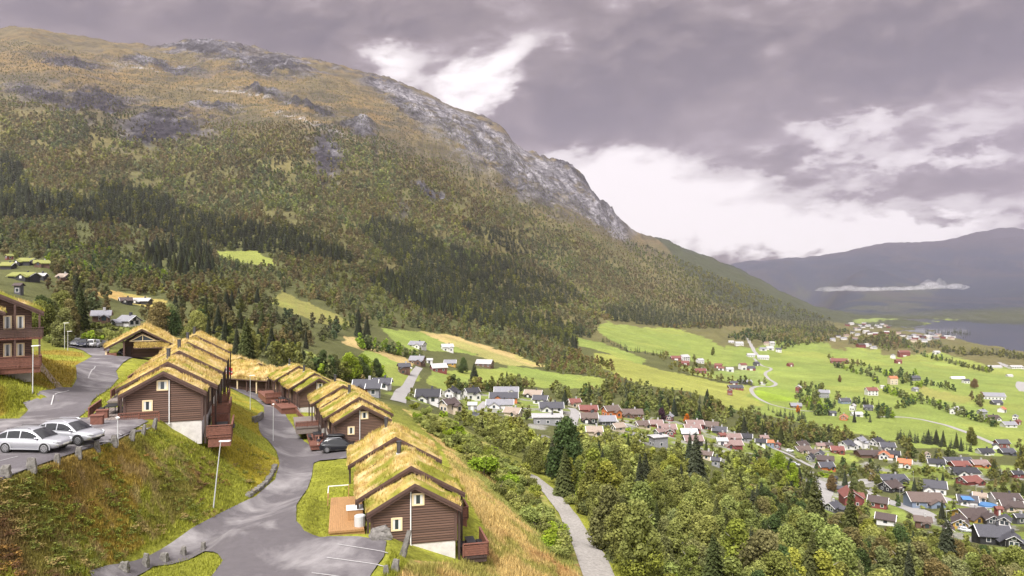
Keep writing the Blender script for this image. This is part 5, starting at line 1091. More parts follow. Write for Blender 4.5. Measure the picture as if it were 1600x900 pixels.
# the far lakeside villages: houses of a few pixels
TINY = [(x, y) for x, y in [(1332,521),(1340,524),(1322,526),(1360,522),(1368,523),(1310,527),(1318,531),(1336,531),(1345,542),(1352,541),(1358,540),(1365,545),(1404,522),(1410,526),(1385,521),(1422,527),(1428,525),(1436,526),(1442,528),(1448,527),(1455,525),(1460,527),(1466,525),(1470,523),(1430,530),(1440,531),(1452,531),(1462,530),(1474,528),(1480,528),(1488,527),(1420,530),(1486,530),(1395,516),(1408,517),(1348,512),(1356,510),(1338,515),(1324,509),(1330,507),(1370,509),(1378,508),(1384,510),(1362,513),(1350,507),(1344,509),(1374,512),(1390,508),(1388,512),(1353,520),(1341,516),(1444,534),(1426,534)]]
protoT = None
for i, (px, py) in enumerate(TINY):
    k = 'WWCWRWWGPW'[i % 10]; p = P(px, py, 900)
    if p.z < LAKE_Z+.6: continue
    cl = 'pale' if k in 'WC' else 'reddish' if k in 'RP' else 'grey'
    t = empty('house', p, random.uniform(-.6,.6)); s = random.uniform(.9,1.4); b = MB(); hl, hw, ev = 5.5*s, 4.0*s, 3.4*s
    b.add([(-hl,-hw,-2),(hl,-hw,-2),(hl,hw,-2),(-hl,hw,-2),(-hl,-hw,ev),(hl,-hw,ev),(hl,hw,ev),(-hl,hw,ev),(-hl,0,ev+2.4),(hl,0,ev+2.4)], [(0,1,5,4),(2,3,7,6),(1,2,6,9,5),(3,0,4,8,7)]); b.build('wall', WM[k], t)
    b = MB(); b.add([(-hl-.4,-hw-.5,ev-.1),(hl+.4,-hw-.5,ev-.1),(hl+.4,0,ev+2.6),(-hl-.4,0,ev+2.6),(hl+.4,hw+.5,ev-.1),(-hl-.4,hw+.5,ev-.1)], [(0,1,2,3),(3,2,4,5)]); b.build('roof', RM['DGPMW'[i % 5]], t)
    tag(t, f"tiny {cl} house in the distant village by the lake", 'house', f'distant {cl} lakeside houses'); HOUSE_BOX.append((px, py, 6, 4))
# tarpaulin, pool, glasshouse, hay bales
BLUE = mat('blue_plastic', (.06,.17,.36), .5)
p = P(1543, 791, 150); b = MB(); n = 20; b.tube([(0,0,-.4),(0,0,.9)], 3.3, 24); tag(b.build('pool', BLUE, None, loc=p), 'round blue plastic pool on the paved turning place', 'pool')
p = P(1513, 789, 150); b = MB(); b.add([(-3,-1,2.6),(3,-1,2.2),(3.4,1.2,3.2),(-2.6,1.2,3.6),(-3,-1,2.5),(3,-1,2.1),(3.4,1.2,3.1),(-2.6,1.2,3.5)], [(0,1,2,3),(7,6,5,4),(0,4,5,1),(1,5,6,2),(2,6,7,3),(3,7,4,0)])
for x, y, z in ((-2.8,-.9,2.5),(2.8,-.9,2.1),(3.2,1.1,3.1),(-2.4,1.1,3.5)): b.bar((x,y,-1),(x,y,z),.1,.1,up=(0,1,0))
tag(b.build('awning', BLUE, None, loc=p), 'bright blue awning on posts beside the white house', 'awning')
p = P(1496, 592, 400); b = MB(); b.prism([(-9,0),(9,0),(9,1.2),(-9,1.2)], -2, 2); b.tube([(-9,0,1.2),(9,0,1.2)], 1.9, 12); tag(b.build('polytunnel', WHITE, None, loc=p), 'long white plastic tunnel across the pasture', 'polytunnel')
# ------------------------------------------------------------------ trees
BARK = mat('bark', (.11,.085,.07), .9, 6, .3); BIRCHBARK = mat('birch_bark', (.38,.36,.33), .85, 8, .35)
def quads(p, nrm, s, asp=1.0):
    """leaf clumps: one small quad at each point, turned to nrm"""
    n = len(p); nrm = nrm/np.maximum(np.linalg.norm(nrm, axis=1, keepdims=True), 1e-6); a = np.cross(nrm, rng.normal(size=(n,3))); a /= np.maximum(np.linalg.norm(a, axis=1, keepdims=True), 1e-6); b = np.cross(nrm, a)
    s = (s*rng.uniform(.6, 1.3, n))[:,None]; v = np.stack([p-a*s-b*s*asp*.6, p+a*s*.7-b*s*asp*.9, p+a*s+b*s*asp*.7, p-a*s*.6+b*s*asp], 1).reshape(-1,3)
    return v, np.arange(n*4).reshape(-1,4)
def crown_deciduous(n, s, seed, wid=.30, base=.16, lobes=9, droop=0.0, dens=1.0):
    r = np.random.default_rng(seed); c = []
    for i in range(lobes):
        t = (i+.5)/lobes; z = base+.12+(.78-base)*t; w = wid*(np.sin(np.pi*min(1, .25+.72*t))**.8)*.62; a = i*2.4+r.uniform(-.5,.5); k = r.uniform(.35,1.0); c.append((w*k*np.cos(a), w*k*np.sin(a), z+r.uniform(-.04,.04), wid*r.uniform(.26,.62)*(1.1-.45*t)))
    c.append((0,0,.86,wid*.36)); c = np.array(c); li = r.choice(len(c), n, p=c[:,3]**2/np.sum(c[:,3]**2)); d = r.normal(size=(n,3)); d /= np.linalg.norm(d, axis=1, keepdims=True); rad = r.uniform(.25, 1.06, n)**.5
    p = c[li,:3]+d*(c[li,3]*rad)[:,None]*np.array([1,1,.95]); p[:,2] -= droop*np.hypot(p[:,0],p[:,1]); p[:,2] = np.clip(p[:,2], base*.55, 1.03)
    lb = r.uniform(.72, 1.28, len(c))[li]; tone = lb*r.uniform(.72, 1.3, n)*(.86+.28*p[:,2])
    v, f = quads(p, d+r.normal(size=(n,3))*.7, np.full(n, s)); return v, f, np.repeat(tone, 4)
def crown_spruce(n, seed, wid=.17, base=.05):
    r = np.random.default_rng(seed); t = 1-np.sqrt(r.uniform(0, 1, n)); nw = max(7, int(8+n/60)); tw = (np.floor(t*nw)+.15*r.random(n))/nw; t = tw*.97; a = r.uniform(0, 2*np.pi, n)
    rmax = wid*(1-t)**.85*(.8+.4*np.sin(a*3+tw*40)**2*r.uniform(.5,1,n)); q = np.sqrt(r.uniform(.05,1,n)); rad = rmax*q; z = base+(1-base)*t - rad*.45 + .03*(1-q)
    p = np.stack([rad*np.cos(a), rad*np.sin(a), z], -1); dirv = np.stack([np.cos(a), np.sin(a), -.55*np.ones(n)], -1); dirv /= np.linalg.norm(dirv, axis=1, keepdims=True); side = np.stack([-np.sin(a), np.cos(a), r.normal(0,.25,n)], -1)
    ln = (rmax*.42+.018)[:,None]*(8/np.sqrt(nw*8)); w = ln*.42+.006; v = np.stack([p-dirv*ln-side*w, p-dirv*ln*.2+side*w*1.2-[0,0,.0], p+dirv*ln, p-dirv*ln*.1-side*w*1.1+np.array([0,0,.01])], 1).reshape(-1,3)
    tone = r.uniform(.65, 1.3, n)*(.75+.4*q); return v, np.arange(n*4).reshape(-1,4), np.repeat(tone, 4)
def crown_shrub(n, s, seed):
    r = np.random.default_rng(seed); c = np.stack([r.uniform(-.42,.42,8), r.uniform(-.42,.42,8), r.uniform(.25,.7,8), r.uniform(.2,.36,8)], -1); li = r.integers(0, 8, n); d = r.normal(size=(n,3)); d /= np.linalg.norm(d, axis=1, keepdims=True)
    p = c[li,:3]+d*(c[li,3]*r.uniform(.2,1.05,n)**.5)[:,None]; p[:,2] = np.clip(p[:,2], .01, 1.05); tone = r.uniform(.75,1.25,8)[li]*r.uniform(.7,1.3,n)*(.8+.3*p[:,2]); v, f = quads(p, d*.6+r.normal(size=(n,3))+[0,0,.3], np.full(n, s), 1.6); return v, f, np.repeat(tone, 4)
def trunk_mb(H_, lean, r0, limbs, seed, base=.16):
    r = random.Random(seed); b = MB(); b.tube([(0,0,-.04),(lean*.3,0,.3),(lean*.6,.01,.6),(lean,0,.88)], [r0,r0*.78,r0*.5,r0*.12], 8)
    for i in range(limbs):
        z = base+.08+.55*i/max(1,limbs); a = i*2.4; l = r.uniform(.14,.24)*(1.1-.5*z); b.tube([(lean*z,0,z),(lean*z+math.cos(a)*l*.5,math.sin(a)*l*.5,z+l*.45),(lean*z+math.cos(a)*l,math.sin(a)*l,z+l*.95)], [r0*.4,r0*.26,r0*.06], 5)
    return b
TINT = {'yg':('yellow-green',(.225,.245,.045)),'ol':('olive',(.155,.165,.042)),'dg':('dark green',(.070,.10,.034)),'gd':('golden',(.33,.255,.055)),'rb':('rust-brown',(.20,.135,.06)),'bg':('bright green',(.23,.31,.03)),'gg':('grey-green',(.17,.185,.07)),'sp':('blackish green',(.062,.074,.043)),'sg':('deep green',(.080,.092,.032)),'mb':('dull brown-green',(.18,.15,.06)),'lg':('light olive',(.19,.205,.06)),'bo':('olive',(.165,.16,.068)),'bm':('brownish olive',(.175,.145,.07)),'bq':('muted green',(.135,.155,.068)),'pl':('pale green',(.25,.275,.08)),'pu':('purple',(.055,.028,.045)),'or':('orange',(.50,.16,.02))}
PAL = {'near':'yg lg pl lg pl gg lg ol lg yg pl','wood':'ol dg gg ol lg mb','birch':'bo bm bo bq bm bo bq lg ol bm','green':'dg gg ol dg bg gg','autumn':'mb rb ol lg mb lg','heath':'ol bo bq ol','shrub':'pl lg pl yg lg pl bg','con':'sp sp sg sp','conn':'sg sp sg'}
# zones: outline, mix of kinds, palette, height range, closeness, where it is
Z_ = [
 ("conifer", "0,243 28,250 45,300 80,305 150,312 158,288 240,300 290,330 400,352 470,365 545,398 548,412 470,404 380,392 330,384 290,378 200,352 80,345 0,345", 'sssssssd', 'con', (9,17), 1.9, 'in the dark spruce stand across the mountain foot'),
 ("conifer", "560,362 580,340 640,355 700,388 760,398 820,420 900,450 916,470 860,480 790,490 720,478 700,500 640,480 600,460 575,440 640,428 600,398", 'sssssssd', 'con', (9,17), 1.8, 'in the dark spruce stand high on the mountainside'),
 ("conifer", "640,455 720,480 800,492 880,502 925,530 900,548 820,524 740,508 670,495", 'sssd', 'con', (11,16), 1.8, 'in the lower spruce stand above the meadows'),
 ("conifer", "940,487 1000,474 1060,490 1200,492 1290,502 1318,522 1250,520 1180,508 1100,514 1050,512 960,502", 's', 'con', (11,16), 2.0, 'in the spruce forest above the big meadow'),
 ("conifer", "228,388 300,378 330,395 338,432 270,432 232,422", 's', 'con', (11,16), 1.5, 'in the spruce clump above the wood of the lodge'),
 ("conifer", "720,352 790,362 840,400 800,402 745,372", 's', 'con', (12,18), .9, 'high on the mountainside'),
 ("conifer", "970,382 1010,384 1120,430 1240,480 1300,500 1200,492 1080,470", 'sd', 'con', (10,16), 1.0, 'under the long ridge'),
 ("thin", "1140,500 1180,505 1120,512 1060,514 1030,512", 'd', 'autumn', (6,9), 1.2, 'at the top of the big meadow'),
 ("hill", "0,345 200,355 330,388 470,408 545,415 640,430 575,440 600,460 640,482 700,502 800,525 900,550 930,552 900,560 860,572 780,555 690,535 590,512 540,524 470,548 440,560 330,530 240,505 150,512 50,510 0,470", 'dddddddds', 'birch', (6.5,11), 1.3, 'on the lower hillside'),
 ("green", "60,395 90,380 160,388 230,422 270,440 215,450 150,440 90,430", 'd', 'green', (6,9), 1.4, 'beside the hillside cabins'),
 ("mount", "0,150 150,165 300,190 450,190 560,195 650,235 760,270 850,318 930,345 1000,380 1100,430 1200,482 1300,508 1250,520 1180,510 1100,515 1050,512 940,500 925,530 900,550 800,525 700,502 640,482 575,440 545,415 470,408 330,388 200,355 0,345", 'd', 'birch', (7,12), 1.15, 'on the mountainside'),
 ("scrub", "0,60 60,68 150,85 200,82 340,82 450,105 600,140 700,185 800,240 870,290 950,345 1000,380 930,345 850,318 760,270 650,235 560,195 450,190 300,190 150,165 0,150", 'd', 'heath', (2.5,4.5), .07, 'on the high heath'),
 ("lodge", "55,505 150,515 240,510 330,530 470,555 480,575 440,570 380,570 330,560 260,525 110,540 60,560", 'dddddddds', 'wood', (6,11), 1.9, 'in the wood behind the lodge and cabins'),
 ("lodge2", "60,525 110,515 150,508 215,516 240,510 255,525 180,537 110,536 70,545", 'hhd', 'wood', (1.8,3.2), 1.3, 'below the houses above the lodge'),
 ("spine", "440,560 470,550 500,585 560,592 620,604 600,610 560,606 520,600 470,580", 'ddds', 'wood', (4,7.5), 1.0, 'behind the green-roofed cabins'),
 ("near", "840,742 870,715 830,680 760,655 700,640 640,615 610,618 640,650 700,655 760,690 830,735", 'ddddh', 'near', (3.5,6.5), 2.6, 'on the slope below the white houses'),
 ("near", "845,742 900,690 1000,692 1060,705 1100,718 1180,735 1215,745 1270,790 1320,812 1380,832 1440,848 1500,850 1545,868 1600,872 1600,985 955,985 935,850 890,785", 'dddddddddhhhddddddddds', 'near', (4.8,8.4), 3.0, 'in the mixed wood beyond the gravel path'),
 ("belt", "880,592 945,604 1000,604 1080,614 1130,634 1190,650 1215,655 1290,670 1310,674 1385,690 1430,694 1500,710 1560,714 1600,700 1600,742 1560,726 1450,724 1400,712 1300,698 1200,695 1130,668 1060,655 960,648 900,634 850,622 760,605 800,606", 'ddddddds', 'wood', (6,10), 2.1, 'in the tree belt between village and fields'),
 ("village", "600,612 700,610 800,610 900,634 960,648 1060,655 1130,668 1200,695 1300,698 1400,712 1450,724 1560,726 1600,742 1600,870 1500,850 1440,848 1380,832 1320,812 1270,790 1215,745 1100,718 1000,692 900,690 830,680 700,640 640,615", 'dddddddsh', 'wood', (4,8), .95, 'among the village houses'),
 ("belt2", "780,545 860,565 900,552 930,570 955,585 1000,602 945,604 860,580 800,572", 'd', 'autumn', (4,7.5), 1.3, 'between the long meadow and the yellow meadow'),
 ("island", "1240,612 1275,610 1330,628 1370,632 1390,650 1360,660 1320,668 1280,650 1250,630 1240,625", 'ddds', 'wood', (6,11), 1.1, 'in the tree island between the meadows'),
 ("island", "1380,585 1430,585 1450,605 1430,612 1395,605", 'd', 'green', (6,11), 1.1, 'around the wooded farm'),
 ("island", "1515,622 1555,622 1560,640 1530,642", 'd', 'autumn', (8,11), 1.2, 'in the rusty grove by the long cowshed'),
 ("island", "1040,555 1070,562 1110,565 1115,585 1080,588 1045,570 1028,560", 'd', 'wood', (6,9), .7, 'around the upper farm'),
 ("island", "1130,530 1180,533 1225,545 1290,535 1350,540 1400,545 1470,545 1470,535 1400,528 1340,520 1300,512 1180,512", 'dds', 'wood', (7,12), 1.3, 'on the far slope towards the lake'),
 ("island", "1258,622 1290,625 1300,650 1275,655 1262,640", 'd', 'green', (7,11), 1.5, 'in the dark grove beside the farm hut'), ("island", "1370,520 1400,522 1410,545 1380,550 1365,535", 'd', 'autumn', (9,14), 1.2, 'on the wooded knoll by the lake village'), ("island", "1355,640 1400,645 1400,655 1350,652", 'd', 'green', (6,9), 1.2, 'at the pale yard of the hamlet'),
 ("shore", "1440,520 1512,519 1520,527 1490,530 1450,524", 's', 'con', (12,18), 1.3, 'on the lake headland'), ("shore", "1470,545 1600,556 1600,563 1540,558 1470,552", 'sd', 'con', (9,14), 1.3, 'along the lake shore'),
 ("shrub", "640,650 700,660 760,700 830,745 870,800 900,850 920,905 880,905 860,860 800,790 740,730 690,690", 'h', 'shrub', (1.1,2.6), 1.5, 'on the golden slope beside the gravel path'),
 ("edge", "1600,560 1900,560 1900,960 1600,960", 'ddds', 'wood', (6,11), .35, 'beyond the village'), ("edge", "-300,300 0,300 0,480 -300,480", 'dds', 'birch', (8,12), .5, 'beyond the log house'),
]
HEDGES = [("1300,572 1335,582 1360,590 1372,600", 1.4,'green'),("1470,562 1500,572 1550,583",1.7,'green'),("1385,615 1440,630 1500,650 1560,668",.9,'green'),("1290,560 1370,580 1400,590",.9,'wood'),("1040,575 1100,592 1150,600 1200,602",.5,'wood'),("1250,622 1290,610 1240,606",.6,'wood'),
          ("1380,612 1400,618 1430,632 1400,640",1.2,'green'),("1445,600 1470,606 1490,612",1.2,'green'),("940,532 980,548 1010,553 1045,557",1.2,'con'),("1420,545 1440,555 1470,565",1.5,'green'),("560,545 600,550 640,560 660,565",1.2,'green'),("480,590 540,597 600,600",1.0,'green'),("700,612 730,618 760,612 790,606 830,606",1.2,'wood'),("820,545 870,560 930,568 960,580",1.1,'autumn'),("1200,640 1215,650 1260,660",.9,'con'),("1400,688 1460,695 1520,706",1.1,'con')]
SINGLES = [('s',385,582,15,'sg','broad dark spruce standing behind the carports'),('s',325,540,9,'sp','pointed dark spruce behind the golden roofs'),('s',741,602,15,'sp','tall single spruce at the meadow above the white villas'),('s',792,604,11,'sp','single spruce beside the meadow corner'),('s',120,500,15,'sp','big black-green spruce in the wood by the lodge lamps'),('s',573,528,17,'sp','dark spruce group tree at the edge of the hayfield'),('s',560,526,15,'sp','second dark spruce beside the hayfield edge'),
           ('d',724,583,11,'dg','round deep green tree beside the red barn'),('d',1114,555,13,'ol','large dome-shaped tree alone in the big meadow'),('d',1073,663,6,'or','bright orange autumn tree among the village roofs'),('d',1033,660,8,'pu','dark purple round tree in the village'),('d',1335,775,9,'gg','pale silvery tree beside the valley road'),('d',1346,778,8,'gg','second silvery tree close to the valley road'),('d',1312,597,9,'rb','brown single tree on the bright meadow'),('d',1523,607,12,'rb','brown domed tree beside the pasture house'),('d',1518,696,12,'ol','large dark tree on the field track'),
           ('s',1335,660,10,'sp','slim dark cypress-like tree in the hamlet'),('d',1247,646,7,'or','small orange-brown tree beside the track-end hut'),('d',1216,752,13,'bg','bright lime tree above the dark spruces'),('d',1238,768,12,'bg','second bright lime tree on the wood edge'),('d',1190,760,11,'yg','pale yellow-green tree leaning over the lane'),('s',1088,765,17,'sp','tall slender blackish spruce rising from the birch wood'),('s',1078,745,15,'sp','spruce behind the tall slender one'),('d',885,760,13,'dg','large dark green ash at the top of the gravel path'),('d',925,800,10,'yg','big yellow-green willow beside the gravel path'),('d',950,815,9,'yg','yellow willow behind the path willow'),
           ('s',1275,870,15,'sg','broad spruce low on the spruce slope'),('s',1262,815,13,'sg','spruce on the lane edge above the wood'),('s',1330,900,14,'sg','spruce among the autumn birches at the bottom'),('s',975,880,8,'sg','small spruce near the lower gravel path'),('s',1480,905,12,'sp','dark spruce at the lower frame edge'),
           ('s',1472,818,9,'sp','dark conifer beside the yellow house lawn'),('d',1300,768,8,'rb','rusty tree beside the narrow balcony house'),('d',1468,640,5,'ol','small bush tree on the hedge line')]
cand = []      # kind, px, py, d, H, tint key, where, single label
def near_house(px, py, top, w):
    bad = np.zeros(len(px), bool)
    for hx, hy, hw_, hh in HOUSE_BOX: bad |= (np.abs(px-hx) < hw_*.55+w*.36) & (py > hy-hh*.55) & (top < hy-hh*.25)
    return bad
FIELDP = [poly(s) for s, c in FIELDS]; ROADP = [poly("830,738 845,742 870,762 892,784 914,815 938,850 955,872 972,905 985,940 910,940 900,895 890,865 872,825 850,790 840,772 822,748"), LOW, UP]
VROADS = [(1415,748),(1350,752),(1335,760),(1350,769),(1382,782),(1420,793),(1442,803),(1458,816),(1282,752),(1291,766),(1286,780),(1470,778),(1520,792),(1555,790),(642,594),(628,612),(622,626),(655,574),(893,638),(899,645),(896,655),(893,664),(1232,710),(1258,724)]
def mass(zone):
    nm, pl, mix, pal, (h0, h1), dens, where = zone; pl = poly(pl); xs = [p[0] for p in pl]; ys = [p[1] for p in pl]; c = 3.0 if nm not in ('near','shrub','lodge','spine','lodge2') else 5.0
    gx, gy = np.meshgrid(np.arange(min(xs), max(xs), c), np.arange(min(ys), max(ys), c)); px = gx.ravel()+rng.uniform(0, c, gx.size); py = gy.ravel()+rng.uniform(0, c, gx.size)
    k = in_poly(px, py, pl); px = px[k]; py = py[k]; d = pick_many(px, py, 66 if nm in ('near','shrub') else 110)
    k = ~np.isnan(d); px, py, d = px[k], py[k], d[k]; H = rng.uniform(h0, h1, len(px)); kind = np.array(list(mix))[rng.integers(0, len(mix), len(px))]; H = np.where(kind == 's', H*1.25, np.where(kind == 'h', np.minimum(H, rng.uniform(1.2, 3.0, len(px))), H))
    if nm == 'mount': H *= np.clip(.55+.45*(py-np.interp(px, [0,150,300,450,560,650,760,850,930,1000], [150,165,190,190,195,235,270,318,345,375]))/50, .4, 1)
    wpx = H*F/d*np.where(kind == 's', .36, np.where(kind == 'h', .9, .58)); prob = dens*c*c/(wpx*np.maximum(wpx, H*F/d*.42)*.62)
    if nm == 'mount':
        te = np.interp(px, [0,150,300,450,560,650,760,850,930,1000,1100], [150,165,190,190,195,235,270,318,345,375,400]); prob *= np.clip((py-te+12)/55, .12, 1)*np.where(fbm(px/30, py/16, 91, 3) > .36, 1, .25)
        prob *= 1-.92*np.clip(grid_at(rockcov, (px-800)/F*d, d)*1.3, 0, 1)
    if nm in ('hill','lodge','belt','village'): prob *= np.where(fbm(px/26, py/12, 92, 3) > .38, 1.1, .35)
    k = rng.random(len(px)) < prob; px, py, d, H, kind, wpx = px[k], py[k], d[k], H[k], kind[k], wpx[k]
    bad = np.zeros(len(px), bool)
    if nm != 'mount' or True:
        for fp in FIELDP:
            if nm not in ('island',): bad |= in_poly(px, py, fp)
        for fp in ROADP: bad |= in_poly(px, py, fp)
        bad |= near_house(px, py, py-H*F/d, wpx)
        for vx_, vy_ in VROADS: bad |= (np.abs(px-vx_) < 13) & (py > vy_-4) & (py-H*F/d < vy_+1)
    if nm != 'near' and nm != 'island':          # the woods stop short of the meadows behind them
        ty = py-H*F/d*.6
        for fp in FIELDP: bad |= in_poly(px, ty, fp) & (rng.random(len(px)) < .85)
    ks = PAL[pal].split(); cl = np.floor(fbm(px/40, py/22, 93, 2)*2.4*len(ks)).astype(int)+rng.integers(0, 3, len(px)); kc = PAL['con' if nm != 'near' else 'conn'].split(); kh = PAL['shrub'].split()
    for i in np.nonzero(~bad)[0]:
        q = cl[i]; key = kc[q % len(kc)] if kind[i] == 's' else kh[q % len(kh)] if kind[i] == 'h' else (ks[q % len(ks)] if ks[0][0] != 's' or pal == 'shrub' else 'ol')
        if nm == 'near' and px[i] > 1160 and kind[i] == 'd' and rng.random() < .5: key = ('ol','dg','mb','ol','bo')[q % 5]
        cand.append((kind[i], px[i], py[i], d[i], H[i], key, where, None))
taken = [poly(z[1]) for z in Z_[:8]]
for z in Z_: mass(z)
conp = taken[:7]
def keep(c):
    if c[6] in ('on the mountainside', 'on the lower hillside') :
        for p_ in conp:
            if in_poly(np.array([c[1]]), np.array([c[2]]), p_)[0]: return False
    return True
_cx = np.array([c[1] for c in cand]); _cy = np.array([c[2] for c in cand]); _inc = np.zeros(len(cand), bool)
for p_ in conp: _inc |= in_poly(_cx, _cy, p_)
cand = [c for c, f in zip(cand, _inc) if not (f and c[6] in ('on the mountainside', 'on the lower hillside'))]
for s, sp, pal in HEDGES:
    ln = poly(s); ks = PAL[pal].split()
    for a, b2 in zip(ln, ln[1:]):
        L_ = math.hypot(b2[0]-a[0], b2[1]-a[1]); n = max(1, int(L_/4.2*sp))
        for i in range(n):
            t = (i+rng.random())/n; px = a[0]+(b2[0]-a[0])*t+rng.normal(0,1.2); py = a[1]+(b2[1]-a[1])*t+rng.normal(0,.8); d = float(pick_many([px],[py],110)[0])
            if d == d: cand.append(('s' if pal == 'con' else 'd', px, py, d, float(rng.uniform(5,11)), ks[int(rng.integers(0,len(ks)))], 'in the tree lines between the fields', None))
for k, px, py, h, key, lb in SINGLES:
    d = float(pick_many([px],[py], 66 if px > 860 and py > 720 and py > 745-0*px else 110)[0])
    if d == d: cand.append((k, px, py, d, h, key, '', lb))
# ---- templates
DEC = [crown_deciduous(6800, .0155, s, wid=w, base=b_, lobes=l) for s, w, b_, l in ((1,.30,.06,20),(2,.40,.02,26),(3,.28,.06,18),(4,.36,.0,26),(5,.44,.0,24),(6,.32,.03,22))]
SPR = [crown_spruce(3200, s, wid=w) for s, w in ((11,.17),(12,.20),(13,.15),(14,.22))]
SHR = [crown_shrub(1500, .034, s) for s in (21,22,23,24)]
def tmpl(kind):
    return {'d':DEC,'s':SPR,'h':SHR}[kind]
ME = {}
for k, nm in (('d','crown'),('s','crown'),('h','foliage')):
    for i, (v, f, c) in enumerate(tmpl(k)):
        ME[k, i, 'c'] = np_mesh('crown', v, f, LEAFM, col=np.repeat(c[:,None], 3, 1))
        if k == 'h': b = MB(); [b.tube([(x*.2,y*.2,-.05),(x*.6,y*.6,.5),(x,y,.8)], [.03,.02,.006], 5) for x, y in ((.3,.1),(-.25,.2),(.05,-.35),(-.1,0))]; ME[k, i, 't'] = b.mesh('stem', BARK)
        else: ME[k, i, 't'] = trunk_mb(1, .03 if k == 'd' else 0, .018 if k == 'd' else .016, 6 if k == 'd' else 0, i).mesh('trunk', [BIRCHBARK if (k == 'd' and i in (0,2)) else BARK])
NAME = {'d':('deciduous_tree','tree'),'s':('spruce_tree','tree'),'h':('shrub','shrub')}
stuff = {'d':[], 's':[], 'h':[]}
for kind in 'dsh':
    L_ = [c for c in cand if c[0] == kind]
    vis = lambda c: (c[4]*F/c[3]) * (1 if -15 < c[1] < 1615 and c[2]-c[4]*F/c[3] < 895 else .05) + (1e4 if c[7] else 0)
    L_.sort(key=vis, reverse=True); n1 = {'d':290,'s':290,'h':285}[kind]
    for j, c in enumerate(L_):
        if j >= n1 or (c[4]*F/c[3] < 9 and not c[7]): stuff[kind].append(c); continue
        nt_ = len(tmpl(kind)); vi = int(rng.integers(0, nt_)); x = (c[1]-800)/F*c[3]; z = hz(x, c[3])-.1; tn, tc_ = TINT[c[5]]
        if kind == 'h' and c[7] is None: c = c[:4]+(c[4],)+c[5:]
        t = empty(NAME[kind][0], (x, c[3], z), float(rng.uniform(0, 6.28))); sc = c[4]; w = float(rng.uniform(.85,1.2))*(1.15 if kind == 'h' else 1.0); t.scale = (sc*w, sc*w, sc)
        jit = rng.uniform(.82, 1.2); o = link('crown' if kind != 'h' else 'foliage', ME[kind, vi, 'c'], t); o.color = (tc_[0]*jit*rng.uniform(.92,1.08), tc_[1]*jit, tc_[2]*jit, 1)
        if c[4]*F/c[3] > 14 or c[7]: link('trunk' if kind != 'h' else 'stem', ME[kind, vi, 't'], t)
        noun = {'d':'deciduous tree','s':'spruce','h':'shrub'}[kind]; lb = c[7] or f'{tn} {noun} {c[6]}'; tag(t, lb, NAME[kind][1], None if c[7] else f'{tn} {noun}s {c[6]}')
# ---- everything smaller: one object per kind of wood
def bake(kind, name, label):
    lst = stuff[kind]
    if not lst: return
    V_ = []; F_ = []; C2 = []; off = 0; hp = np.array([c[4]*F/c[3] for c in lst])
    for lo, hi, nq, s in ((0,5.5,13,.21),(5.5,9,26,.145),(9,14,64,.09),(14,24,150,.058),(24,1e9,420,.04)):
        ids = np.nonzero((hp >= lo) & (hp < hi))[0]
        if not len(ids): continue
        for var in range(4):
            sub = ids[var::4]
            if not len(sub): continue
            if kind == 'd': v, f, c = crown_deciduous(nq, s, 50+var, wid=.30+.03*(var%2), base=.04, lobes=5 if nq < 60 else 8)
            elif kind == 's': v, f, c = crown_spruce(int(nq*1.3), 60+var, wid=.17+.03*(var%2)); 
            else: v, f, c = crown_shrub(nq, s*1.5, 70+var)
            if nq < 70: c = .45+.55*c
            if kind == 's' and nq < 60:
                ap = v.reshape(-1,4,3); ce = ap.mean(1, keepdims=True); v = (ce+(ap-ce)*1.5).reshape(-1,3)
            n = len(sub); a = rng.uniform(0, 2*np.pi, n); H = np.array([lst[i][4] for i in sub]); w = H*rng.uniform(.85,1.2,n)*(1.2 if kind == 'h' else 1); d = np.array([lst[i][3] for i in sub]); px = np.array([lst[i][1] for i in sub]); x = (px-800)/F*d; z = hgt(x, d)-.1
            ca, sa = np.cos(a)[:,None], np.sin(a)[:,None]; vx_ = x[:,None]+w[:,None]*(v[:,0]*ca-v[:,1]*sa); vy_ = d[:,None]+w[:,None]*(v[:,0]*sa+v[:,1]*ca); vz_ = z[:,None]+H[:,None]*v[:,2]
            tc_ = np.array([TINT[lst[i][5]][1] for i in sub])*rng.uniform(.88,1.14,(n,1)); big_ = fbm(x/170, d/240, 97, 4)[:,None]; tc_ = tc_*(.55+.9*big_) + (fbm(x/110, d/150, 98, 3)[:,None]-.5)*np.array([[.06,.0,-.02]])*(kind == 'd'); tc_ = np.maximum(tc_, .01); cc = tc_[:,None,:]*c[None,:,None]
            V_.append(np.stack([vx_,vy_,vz_], -1).reshape(-1,3)); C2.append(cc.reshape(-1,3)); F_.append((f[None]+(np.arange(n)*len(v))[:,None,None]+off).reshape(-1,4)); off += n*len(v)
    me = np_mesh(name, np.concatenate(V_), np.concatenate(F_), LEAFM, col=np.concatenate(C2)); print(name, len(lst), off//4)
    tag(link(name, me), label, 'woodland', kind='stuff')
bake('d', 'deciduous_forest', 'birch and broadleaf woodland covering the mountainside and valley'); bake('s', 'spruce_forest', 'dark spruce woodland in bands across the mountainside'); bake('h', 'undergrowth', 'small scrub and bushes between the houses and on the slope')
